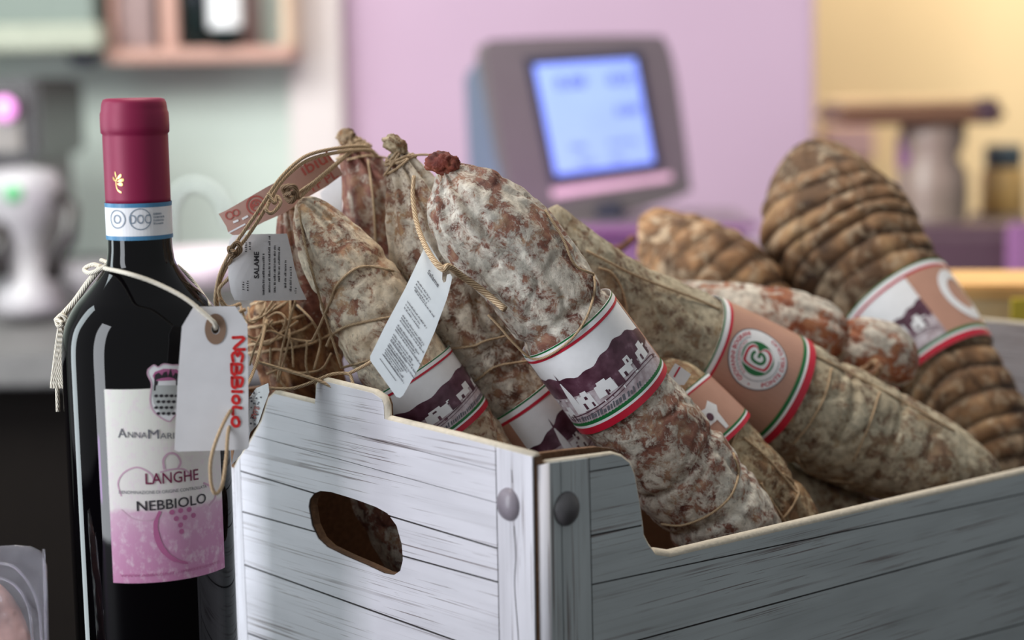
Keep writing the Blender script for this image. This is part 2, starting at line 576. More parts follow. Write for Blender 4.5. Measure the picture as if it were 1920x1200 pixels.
def text2d(body, bold=0.0):
    """triangles of a text, normalised to bbox 0..1 x 0..1, with its aspect"""
    key = (body, bold)
    if key in _tc:
        return _tc[key]
    c = bpy.data.curves.new('t', 'FONT')
    c.body = body
    c.size = 1
    c.resolution_u = 3
    c.offset = bold
    o = bpy.data.objects.new('t', c)
    COL.objects.link(o)
    dg = bpy.context.evaluated_depsgraph_get()
    dg.update()
    me = o.evaluated_get(dg).to_mesh()
    me.calc_loop_triangles()
    vs = [(v.co.x, v.co.y) for v in me.vertices]
    tr = [tuple(t.vertices) for t in me.loop_triangles]
    o.evaluated_get(dg).to_mesh_clear()
    bpy.data.objects.remove(o)
    bpy.data.curves.remove(c)
    x0, x1 = min(v[0] for v in vs), max(v[0] for v in vs)
    y0, y1 = min(v[1] for v in vs), max(v[1] for v in vs)
    res = ([[((vs[i][0] - x0) / (x1 - x0), (vs[i][1] - y0) / (y1 - y0)) for i in t] for t in tr], (x1 - x0) / (y1 - y0))
    _tc[key] = res
    return res
def text_at(body, o, u, v, bold=0.0):
    """text filling the parallelogram o, o+u, o+v"""
    tr, _ = text2d(body, bold)
    return [[(o[0] + a * u[0] + b * v[0], o[1] + a * u[1] + b * v[1]) for a, b in t] for t in tr]
def text_arc(body, cx, cy, r, h, amid, span, bold=0.0, outside=True):
    tr, _ = text2d(body, bold)
    out = []
    for t in tr:
        q = []
        for a, b in t:
            if outside:
                ang = amid + span / 2 - a * span
                rr = r + b * h
            else:
                ang = amid - span / 2 + a * span
                rr = r + h - b * h
            q.append((cx + rr * math.cos(ang), cy + rr * math.sin(ang)))
        out.append(q)
    return out
def fine_lines(rows, x0, x1, yof, h, seed, fill=0.8):
    """tiny unreadable print: rows of short word strokes (2D rects)"""
    rnd = random.Random(seed)
    out = []
    for i in range(rows):
        x = x0
        y = yof(i)
        end = x0 + (x1 - x0) * (0.6 + 0.4 * rnd.random())
        while x < end:
            wl = (x1 - x0) * (0.03 + 0.09 * rnd.random())
            k = x
            while k < min(x + wl, end):
                lw = h * (0.25 + 0.3 * rnd.random())
                hh = h * (0.55 + 0.45 * rnd.random())
                out.append([(k, y), (k + lw, y), (k + lw, y + hh), (k, y + hh)])
                k += lw + h * 0.22
            x += wl + h * 0.6
    return out
def affine(polys, o, u, v):
    return [[(o[0] + a * u[0] + b * v[0], o[1] + a * u[1] + b * v[1]) for a, b in pl] for pl in polys]
def box(name, c, s, mat, parent=None, bevel=0.0, rotz=0.0, tilt=0.0, seg=2, label=None, smooth=False):
    bm = bmesh.new()
    bmesh.ops.create_cube(bm, size=1)
    for v in bm.verts:
        v.co = Vector((v.co.x * s[0], v.co.y * s[1], v.co.z * s[2]))
    if bevel:
        bmesh.ops.bevel(bm, geom=list(bm.edges), offset=bevel, segments=seg, affect='EDGES')
    R = Matrix.Rotation(rotz, 3, 'Z') @ Matrix.Rotation(tilt, 3, 'X')
    vs = [R @ v.co + Vector(c) for v in bm.verts]
    bm.verts.index_update()
    fs = [tuple(v.index for v in f.verts) for f in bm.faces]
    bm.free()
    return mesh_obj(name, vs, fs, mat, parent, smooth, None, label)
def lathe(name, prof, c, mat, parent=None, n=48, smooth=True, label=None, ax=None):
    V, F = [], []
    for (r, z) in prof:
        for k in range(n):
            a = 2 * PI * k / n
            p = Vector((r * math.cos(a), r * math.sin(a), z))
            if ax is not None:
                p = ax @ p
            V.append(p + Vector(c))
    for i in range(len(prof) - 1):
        for k in range(n):
            k2 = (k + 1) % n
            F.append((i * n + k, i * n + k2, (i + 1) * n + k2, (i + 1) * n + k))
    F.append(tuple(range(n))[::-1])
    F.append(tuple((len(prof) - 1) * n + k for k in range(n)))
    o = mesh_obj(name, V, F, mat, parent, smooth, None, label)
    return o
def tag(o, label, cat, group=None):
    o['label'] = label
    o['category'] = cat
    if group:
        o['group'] = group
    return o

# ------------------------------------------------------------------ the place: table, floor, walls
dE = Vector((-math.sin(math.radians(42.9)), math.cos(math.radians(42.9)), 0))
dL = Vector((math.sin(math.radians(50.4)), math.cos(math.radians(50.4)), 0))
nE = Vector((-dE.y, dE.x, 0)); nE = nE if nE.y < 0 else -nE
nL = Vector((dL.y, -dL.x, 0))
A0 = P(1003, 860, 0.74); A0 = Vector((A0.x, A0.y, 0))
Z = Vector((0, 0, 1))

M['wall_grey'] = plain('pale_green_grey_plaster', (196, 206, 198), 0.9, vary=0.03, scale=3)
M['wall_beige'] = plain('pale_beige_plaster', (214, 204, 202), 0.9, vary=0.02, scale=3)
M['wall_lilac'] = plain('lilac_plaster', (186, 158, 180), 0.9, vary=0.03, scale=3)
M['wall_cream'] = plain('cream_plaster', (236, 208, 162), 0.9, vary=0.03, scale=3)
M['floor'] = plain('dark_floor', (26, 22, 20), 0.7, spec=0.1)
M['table'] = plain('dark_table_top', (26, 22, 22), 0.5, spec=0.15)
M['steel'] = plain('brushed_steel_counter', (92, 90, 90), 0.5)
M['dark'] = plain('near_black_panel', (18, 14, 12), 0.7, spec=0.08)

fl = structure(mesh_obj('floor', [(-5, -2, -0.9), (5, -2, -0.9), (5, 6, -0.9), (-5, 6, -0.9)], [(0, 1, 2, 3)], M['floor'], smooth=False))
def xat(px, D):
    return (px - 960) / FPX * D
def zat(py, D):
    return P(960, py, D).z
D1 = 3.4
structure(box('wall_back', ((xat(560, D1) - 4.5) / 2 - 0.02, D1 + 0.05, 0.45), (4.5 + xat(560, D1) + 0.04, 0.1, 2.7), M['wall_grey']))
structure(box('wall_pilaster', (xat(607, D1), D1 + 0.02, 0.45), (xat(655, D1) - xat(560, D1), 0.16, 2.7), M['wall_beige'], bevel=0.006))
structure(box('wall_middle', (xat(1092, D1), D1 + 0.06, 0.45), (xat(1532, D1) - xat(653, D1), 0.1, 2.7), M['wall_lilac'], bevel=0.006))
structure(box('wall_right', (xat(1532, 4.2) + 2.2, 4.25, 0.45), (4.6, 0.1, 2.7), M['wall_cream']))
# display table (beneath the crate and the bottle)
tb = thing('display_table', 'dark table under the crate and the wine bottle', 'table', (0, 0.8, -0.03))
c0 = A0 + dL * 0.25 + dE * 0.10
def tpt(a, b, z):
    return A0 + dL * a + dE * b + Z * z
tv = []
for z in (0.0, -0.03):
    for (a, b) in ((-0.55, -0.35), (0.95, -0.35), (0.95, 0.245), (-0.55, 0.245)):
        tv.append(tpt(a, b, z))
mesh_obj('tabletop', tv, [(0, 1, 2, 3), (7, 6, 5, 4), (0, 4, 5, 1), (1, 5, 6, 2), (2, 6, 7, 3), (3, 7, 4, 0)], M['table'], tb, smooth=False)
for (a, b) in ((-0.5, -0.3), (0.9, -0.3), (0.9, 0.2), (-0.5, 0.2)):
    q = tpt(a, b, -0.465)
    box('leg', q, (0.05, 0.05, 0.87), M['dark'], tb, rotz=math.radians(39.6))
# back counter
ct = thing('back_counter', 'long grey topped counter with black front along the back wall', 'counter', (-0.3, 2.8, -0.9))
box('countertop', (-0.3, 2.74, -0.02), (3.6, 1.26, 0.04), M['steel'], ct, bevel=0.004)
box('front_panel', (-0.3, 2.76, -0.47), (3.56, 1.18, 0.86), M['dark'], ct)

# ------------------------------------------------------------------ crate
class Panel:
    def __init__(s, o, d, n):
        s.o, s.d, s.n = o, d, n
    def uv(s, px, py):
        r = P(px, py, 1.0) - CAM
        t = (s.o - CAM).dot(s.n) / r.dot(s.n)
        q = CAM + r * t - s.o
        return (q.dot(s.d), q.z)
    def pt(s, u, v, off):
        return s.o + s.d * u + Z * v + s.n * off
crate = thing('cardboard_crate', 'open cardboard crate printed as white painted planks, filled with salami', 'crate', tuple(A0 + dL * 0.25 + dE * 0.1))
PE = Panel(A0 + dE * 0.0012, dE, nE)
PL = Panel(A0 + dL * 0.0012, dL, nL)
W_E = PE.uv(441, 1000)[0]
L_L = 0.495
def flipP(surf_panel):
    return lambda u, v, off: surf_panel.pt(u, v, off)
def round_corner(pts):
    return pts
# outline of the end panel in uv (front face)
def uvs(panel, pts):
    return [panel.uv(*p) for p in pts]
EW = [(1000, 856), (860, 819), (728, 787), (722, 785), (721, 760), (717, 748), (700, 737), (664, 728), (602, 713), (595, 722), (592, 757), (515, 738), (505, 748), (492, 790), (470, 830), (448, 862), (441, 878)]
e_top = uvs(PE, EW)
hole_px = [(580, 950), (582, 936), (590, 925), (602, 920), (622, 922), (665, 935), (706, 950), (728, 962), (745, 985), (755, 1020), (757, 1050), (752, 1070), (740, 1078), (722, 1075), (690, 1060), (650, 1043), (615, 1026), (598, 1010), (586, 985)]
hole = uvs(PE, hole_px)
outl = [(0.0, 0.0)] + e_top + [(W_E, 0.0)]
cr_end = solid('end_panel', bm2d(outl, [hole]), PE.pt, -0.0006, -0.0048, M['kraft'], crate, flip=True, label='end panel with hand hole')
ORG[cr_end] = ORG[crate]
def clip(outline, holes, cuts):
    bm = bm2d(outline, holes)
    for (co, no) in cuts:
        bmesh.ops.bisect_plane(bm, geom=bm.verts[:] + bm.edges[:] + bm.faces[:], plane_co=(co[0], co[1], 0), plane_no=(no[0], no[1], 0), clear_outer=True)
    return bm
def line_cut(a, b, side, gap):
    """keep points on the side (+1: above, -1: below) of the line a-b"""
    dx, dy = b[0] - a[0], b[1] - a[1]
    l = math.hypot(dx, dy)
    nx, ny = -dy / l, dx / l
    if ny < 0:
        nx, ny = -nx, -ny
    if side > 0:
        return ((a[0] + nx * gap, a[1] + ny * gap), (-nx, -ny))
    return ((a[0] - nx * gap, a[1] - ny * gap), (nx, ny))
def vcut(a, b, side, gap):
    dx, dy = b[0] - a[0], b[1] - a[1]
    l = math.hypot(dx, dy)
    nx, ny = dy / l, -dx / l
    if nx < 0:
        nx, ny = -nx, -ny
    if side > 0:   # keep larger u
        return ((a[0] + nx * gap, a[1]), (-nx, -ny))
    return ((a[0] - nx * gap, a[1]), (nx, ny))
# dark joints show as a recessed sheet behind the planks
jb = bm2d(outl, [hole])
solid('joint_backing', jb, PE.pt, 0.0, -0.0005, M['joint'], cr_end, flip=True)
elines = [((440, 756), (931, 882), 0.00012), ((440, 806), (931, 942), 0.00015), ((446, 881), (931, 1027), 0.0004), ((448, 957), (931, 1090), 0.0004), ((455, 1057), (853, 1200), 0.00045), ((461, 1185), (900, 1345), 0.00045)]
va, vb = PE.uv(931, 845), PE.uv(938, 1200)
prev = None
for i in range(len(elines) + 1):
    cuts = [vcut(va, vb, 1, 0.00035)]
    if i > 0:
        a, b, gp = elines[i - 1]
        cuts.append(line_cut(PE.uv(*a), PE.uv(*b), -1, gp))
    if i < len(elines):
        a, b, gp = elines[i]
        cuts.append(line_cut(PE.uv(*a), PE.uv(*b), 1, gp))
    cuts.append(vcut(PE.uv(452, 880), PE.uv(466, 1200), -1, 0.0002))
    for pb in split_islands(clip(outl, [hole], cuts)):
        solid('plank', pb, PE.pt, 0.0005, 0.00005, M['plank'], cr_end, flip=True)
solid('edge_plank', clip(outl, [], [vcut(PE.uv(452, 880), PE.uv(466, 1200), 1, 0.0002)]), PE.pt, 0.0005, 0.00005, M['plank'], cr_end, uvswap=True, flip=True)
tubes('folded_edge', [[PE.pt(W_E, z_, -0.002) for z_ in (0.0, 0.05, 0.1, e_top[-1][1])]], 0.0026, M['plank'], cr_end, 10)
solid('corner_plank', clip(outl, [hole], [vcut(va, vb, -1, 0.0006)]), PE.pt, 0.0008, 0.00005, M['plank'], cr_end, uvswap=True, flip=True)
# folded cream rim along the top of the end panel
rimpts = [PE.pt(u, v - 0.0002, -0.0016) for u, v in e_top]
tubes('folded_rim', [rimpts], 0.0020, M['rim'], cr_end, 8)
def rivet(panel, px, py, r, mat, parent, label=None):
    u, v = panel.uv(px, py)
    V, F = [], []
    n = 24
    for j in range(7):
        a = j / 6 * PI / 2
        for k in range(n):
            t = 2 * PI * k / n
            V.append(panel.pt(u + r * math.cos(a) * math.cos(t), v + r * 1.08 * math.cos(a) * math.sin(t), 0.0006 + 0.0042 * math.sin(a)))
    for j in range(6):
        for k in range(n):
            k2 = (k + 1) % n
            F.append((j * n + k, j * n + k2, (j + 1) * n + k2, (j + 1) * n + k))
    return mesh_obj('rivet', V, F, mat, parent, True, None, label)
decal('printed_crack', stroke([PE.uv(967, 985), PE.uv(970, 1040), PE.uv(968, 1100), PE.uv(975, 1200), PE.uv(978, 1300)], 0.0004, smooth=6) + stroke([PE.uv(962, 880), PE.uv(964, 905)], 0.0003), PE.pt, M['joint'], cr_end, 0.00095, flip=True)
rivet(PE, 957, 945, 0.0066, M['rivet_pale'], cr_end, 'pale grey rivet')
# long panel
LW = [(1026, 868), (1104, 858), (1148, 852), (1165, 857), (1180, 869), (1188, 890), (1197, 940), (1204, 990), (1205, 1004), (1214, 1022), (1228, 1040), (1256, 1044), (1400, 1010), (1560, 972), (1740, 930), (1920, 888), (2060, 855)]
l_top = uvs(PL, LW)
LU = max(L_L, l_top[-1][0])
u0 = l_top[0][0]
outl2 = [(u0, 0.0)] + l_top + [(LU, 0.0)]
outl2c = [(u0, 0.0)] + [(u, v + (0.0008 if i > 10 else 0.0)) for i, (u, v) in enumerate(l_top)] + [(LU, 0.0)]
cr_long = solid('side_panel', bm2d(outl2c[::-1]), PL.pt, -0.0006, -0.0050, M['kraft'], crate, label='long side panel with low front edge')
ORG[cr_long] = ORG[crate]
solid('joint_backing', bm2d(outl2), PL.pt, 0.0, -0.0005, M['joint'], cr_long)
llines = [((1105, 884), (1165, 874), 0.0003), ((1110, 1003), (1207, 984), 0.0004), ((1113, 1095), (1583, 996), 0.00035), ((1300, 1172), (1920, 1005), 0.00045), ((1800, 1200), (1920, 1168), 0.00045)]
wa, wb = PL.uv(1103, 860), PL.uv(1110, 1200)
ca, cb = PL.uv(1048, 860), PL.uv(1054, 1200)
for i in range(len(llines) + 1):
    cuts = [vcut(wa, wb, 1, 0.0004)]
    if i > 0:
        a, b, gp = llines[i - 1]
        cuts.append(line_cut(PL.uv(*a), PL.uv(*b), -1, gp))
    if i < len(llines):
        a, b, gp = llines[i]
        cuts.append(line_cut(PL.uv(*a), PL.uv(*b), 1, gp))
    solid('plank', clip(outl2, [], cuts), PL.pt, 0.0005, 0.00005, M['plank_shaded'], cr_long)
solid('corner_plank', clip(outl2, [], [vcut(wa, wb, -1, 0.0006), vcut(ca, cb, 1, 0.0004)]), PL.pt, 0.0009, 0.00005, M['plank_shaded'], cr_long, uvswap=True)
solid('corner_plank', clip(outl2, [], [vcut(ca, cb, -1, 0.0002)]), PL.pt, 0.0009, 0.00005, M['plank_shaded'], cr_long, uvswap=True)
rivet(PL, 1059, 953, 0.0069, M['rivet_dark'], cr_long, 'dark grey rivet')
low = [PL.pt(u, v + 0.0002, -0.0021) for u, v in l_top[10:]]
tubes('folded_rim', [low], 0.0027, M['rim'], cr_long, 8)
# torn rim along the tab
low = [PL.pt(u, v - 0.0002, -0.0013) for u, v in l_top[:12]]
tubes('torn_rim', [low], 0.0014, M['rim'], cr_long, 8)
# rounded folded edge at the near corner, white, facing the window
V, F, U = [], [], []
ue = u0
topv = l_top[0][1]
for j in range(9):
    a = j / 8 * PI / 2
    rr = 0.0045
    uu = ue - rr * math.sin(a)
    oo = 0.0009 - rr * (1 - math.cos(a))
    for vv in (0.0, topv - 0.0008 * j / 8):
        V.append(PL.pt(uu, vv, oo))
for j in range(8):
    F.append((2 * j, 2 * j + 1, 2 * j + 3, 2 * j + 2))
    U.append(((0, 0.001 * j), (topv, 0.001 * j), (topv, 0.001 * j + 0.001), (0, 0.001 * j + 0.001)))
nb = len(V)
o = mesh_obj('folded_corner', V, F, M['plank'], cr_long, True, U)
sm = o.modifiers.new('s', 'SOLIDIFY'); sm.thickness = 0.0012; sm.offset = 0
# corrugated core visible in the corner gap
pts = []
n = 240
for i in range(n + 1):
    v = topv * i / n
    pts.append(A0 + dL * (0.0022) + dE * 0.0022 + Z * v + nE * (-0.0010) + dL * 0.0007 * math.sin(i * 0.9))
tubes('corrugated_core', [pts], 0.0011, M['kraft'], cr_long, 6)
# inner flap behind the corner tab
fl_px = uvs(Panel(PL.o - nL * 0.012, dL, nL), [(1006, 851), (1060, 844), (1120, 838), (1150, 842), (1166, 856)])
PLi = Panel(PL.o - nL * 0.012, dL, nL)
solid('inner_flap', bm2d([(fl_px[0][0], 0.02)] + fl_px + [(fl_px[-1][0], 0.02)]), PLi.pt, 0, -0.003, M['kraft'], crate)
# far long side and far end
PB = Panel(A0 + dE * W_E, dL, nL)
zt = e_top[12][1]
ol = [(0, 0), (0, zt), (0.05, zt), (0.06, zt - 0.03), (0.43, zt - 0.03), (0.44, zt), (L_L, zt), (L_L, 0)]
back = solid('back_panel', bm2d(ol), PB.pt, 0, -0.005, M['kraft'], crate)
ORG[back] = ORG[crate]
PF = Panel(A0 + dL * L_L, dE, nE)
ft = PF.uv(1890, 607)[1]
far = solid('end_panel', bm2d([(-0.0, 0), (0.0, ft), (W_E, ft), (W_E, 0)]), PF.pt, -0.0006, -0.005, M['kraft'], crate, flip=True)
ORG[far] = ORG[crate]
for v0, v1 in ((0, 0.045), (0.0456, 0.082), (0.0826, 0.117), (0.1176, ft)):
    solid('plank', bm2d([(0, v0), (0, v1), (W_E, v1), (W_E, v0)]), PF.pt, 0.0004, -0.0005, M['plank'], far, flip=True)
tubes('folded_rim', [[PF.pt(0, ft, -0.002), PF.pt(W_E, ft, -0.002)]], 0.0022, M['rim'], far, 8)
bt = solid('crate_bottom', bm2d([(0.003, 0.003), (L_L - 0.003, 0.003), (L_L - 0.003, W_E - 0.003), (0.003, W_E - 0.003)]), lambda u, v, off: A0 + dL * u + dE * v + Z * off, 0.004, 0.0005, M['kraft'], crate)

# ------------------------------------------------------------------ salami
BV = []
class Sal:
    def __init__(s, name, label, ctrl, mat, seed=0, lump=1.0, pleat=1.0, ties=(), nring=80, step=0.0016, group='salami sticks piled in the crate', cat='salami', coppa=None, part='casing'):
        s.seed = seed
        cp = [tuple(P(x, y, d)) + (r * d / FPX,) for x, y, d, r in ctrl]
        raw = catmull(cp, 24)
        # resample
        acc = [0.0]
        for i in range(1, len(raw)):
            acc.append(acc[-1] + (Vector(raw[i][:3]) - Vector(raw[i - 1][:3])).length)
        s.len = acc[-1]
        n = max(12, int(s.len / step))
        s.smp = []
        j = 0
        for i in range(n + 1):
            a = s.len * i / n
            while j < len(acc) - 2 and acc[j + 1] < a:
                j += 1
            t = (a - acc[j]) / max(1e-9, acc[j + 1] - acc[j])
            s.smp.append(tuple(p + (q - p) * t for p, q in zip(raw[j], raw[j + 1])))
        s.n = n
        s.ties = [s.near(*t) for t in ties]
        s.lump, s.pleat, s.coppa = lump, pleat, coppa
        mid = s.center(s.len * 0.5)
        lo = s.center(s.len)
        s.root = thing(name, label, cat, tuple(lo), group)
        rnd = random.Random(seed)
        ph = [rnd.random() * 6.28 for _ in range(4)]
        s.ph = ph
        V, F, U, G = [], [], [], []
        for i in range(n + 1):
            a = s.len * i / n
            c, e1, e2, R, t = s.frame(a)
            for k in range(nring):
                th = -PI + 2 * PI * k / nring
                rr, gv = s.surf_r(a, th, R, c, e1, e2)
                V.append(c + (e1 * math.cos(th) + e2 * math.sin(th)) * rr)
                G.append(gv)
        for i in range(n):
            for k in range(nring):
                k2 = (k + 1) % nring
                F.append((i * nring + k, (i + 1) * nring + k, (i + 1) * nring + k2, i * nring + k2))
                U.append(((k / nring, i / n), (k / nring, (i + 1) / n), ((k + 1) / nring, (i + 1) / n), ((k + 1) / nring, i / n)))
        V.append(s.center(0)); G.append(0.0)
        V.append(s.center(s.len)); G.append(0.0)
        for k in range(nring):
            k2 = (k + 1) % nring
            F.append((len(V) - 2, k, k2)); U.append(((0, 0), (0, 0), (0, 0)))
            F.append((len(V) - 1, n * nring + k2, n * nring + k)); U.append(((0, 0), (0, 0), (0, 0)))
        s.body = mesh_obj(part, V, F, mat, s.root, True, U, attr=G)
        s.bvh = BVHTree.FromPolygons([tuple(v) for v in V], F)
        BV.append(s.bvh)
    def at(s, a):
        f = max(0.0, min(1.0, a / s.len)) * s.n
        i = min(s.n - 1, int(f))
        t = f - i
        return tuple(p + (q - p) * t for p, q in zip(s.smp[i], s.smp[i + 1]))
    def center(s, a):
        return Vector(s.at(a)[:3])
    def frame(s, a):
        q = s.at(a)
        c = Vector(q[:3])
        t = (s.center(min(s.len, a + 0.003)) - s.center(max(0, a - 0.003))).normalized()
        v = (CAM - c)
        e1 = (v - t * v.dot(t)).normalized()
        e2 = t.cross(e1)
        return c, e1, e2, q[3], t
    def near(s, px, py):
        best = None
        for i, q in enumerate(s.smp):
            v = Vector(q[:3]) - CAM
            d = v.dot(FWD)
            x, y = 960 + v.dot(RT) / d * FPX, 600 - v.dot(UPV) / d * FPX
            e = (x - px) ** 2 + (y - py) ** 2
            if best is None or e < best[0]:
                best = (e, i)
        return s.len * best[1] / s.n
    def surf_r(s, a, th, R, c, e1, e2):
        p = c + (e1 * math.cos(th) + e2 * math.sin(th)) * R
        q = p + Vector((s.seed * 3.1, s.seed, 0))
        d = 0.0
        gv = 0.0
        if s.coppa:
            per, a0, nlong = s.coppa
            q0 = p * 30 + Vector((s.seed, 0, 0))
            ph = (a + 0.0045 * noise.noise(q0) + 0.0015 * math.sin(2 * th + s.ph[0])) / per
            fr = abs(math.sin(PI * ph))
            bul = fr ** 0.45
            lf = abs(math.sin(0.5 * nlong * (th + 0.5 * noise.noise(q0 * 0.5) + a * 2.0)))
            lb = min(1.0, lf * 3.2) ** 0.6
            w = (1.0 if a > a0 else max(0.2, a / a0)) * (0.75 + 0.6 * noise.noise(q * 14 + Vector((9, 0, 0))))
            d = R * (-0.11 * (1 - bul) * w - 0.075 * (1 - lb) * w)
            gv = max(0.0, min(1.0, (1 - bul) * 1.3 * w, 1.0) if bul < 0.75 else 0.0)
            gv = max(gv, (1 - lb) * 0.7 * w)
            d += R * 0.12 * noise.noise(q * 18) + R * 0.045 * noise.noise(q * 80)
        else:
            d = R * s.lump * (0.075 * noise.noise(q * 34) + 0.036 * noise.noise(q * 95) + 0.016 * noise.noise(q * 260))
            d -= R * s.lump * 0.05 * max(0.0, 1 - abs(noise.noise(q * 48 + Vector((5, 5, 5)))) * 7)
        e = a
        w0 = math.exp(-e / 0.028)
        w1 = math.exp(-(s.len - a) / 0.018)
        d += R * 0.13 * s.pleat * (w0 + w1) * math.sin(9 * th + 2.0 * math.sin(2 * th + s.ph[1]) + 20 * a)
        d += R * 0.05 * s.pleat * (w0 + w1 + 0.12) * math.sin(17 * th + 2.5 * math.sin(3 * th + s.ph[2]))
        for ta in s.ties:
            d -= R * 0.085 * math.exp(-((a - ta + 0.002 * math.sin(th * 2 + ta * 90)) / 0.0026) ** 2)
        return R + d, gv
    def ring_path(s, a, slant=0.0, off=0.0004, wob=0.0015, th0=-PI, th1=PI, n=60, da=0.0):
        out = []
        for i in range(n + 1):
            th = th0 + (th1 - th0) * i / n
            aa = a + slant * math.sin(th) + wob * math.sin(th * 2 + a * 90) + da * i / n
            c, e1, e2, R, t = s.frame(aa)
            rr, _ = s.surf_r(aa, th, R, c, e1, e2)
            out.append(c + (e1 * math.cos(th) + e2 * math.sin(th)) * (rr + off))
        return out
def hit(px, py, bvhs=None, default=0.85):
    r = (P(px, py, 1) - CAM)
    L = r.length
    best = None
    for b in (bvhs or BV):
        h = b.ray_cast(CAM, r.normalized())
        if h[0] is not None and (best is None or h[3] < best):
            best = h[3]
    return (best / L) if best is not None else None
def drape(pts, default, lift=0.0008, n=8, bvhs=None, free=None):
    """curve laid on the salami surfaces where it meets them, else at a given depth"""
    q = catmull([tuple(map(float, p[:2])) for p in pts], n)
    ds = [hit(x, y, bvhs) for x, y in q]
    out = []
    last = next((d for d in ds if d), default)
    for (x, y), d in zip(q, ds):
        if d is None or abs(d - last) > 0.025:
            d = last
        last = last * 0.5 + d * 0.5
        out.append((x, y, min(last, d)))
    return [P(x, y, d - lift) for x, y, d in out]

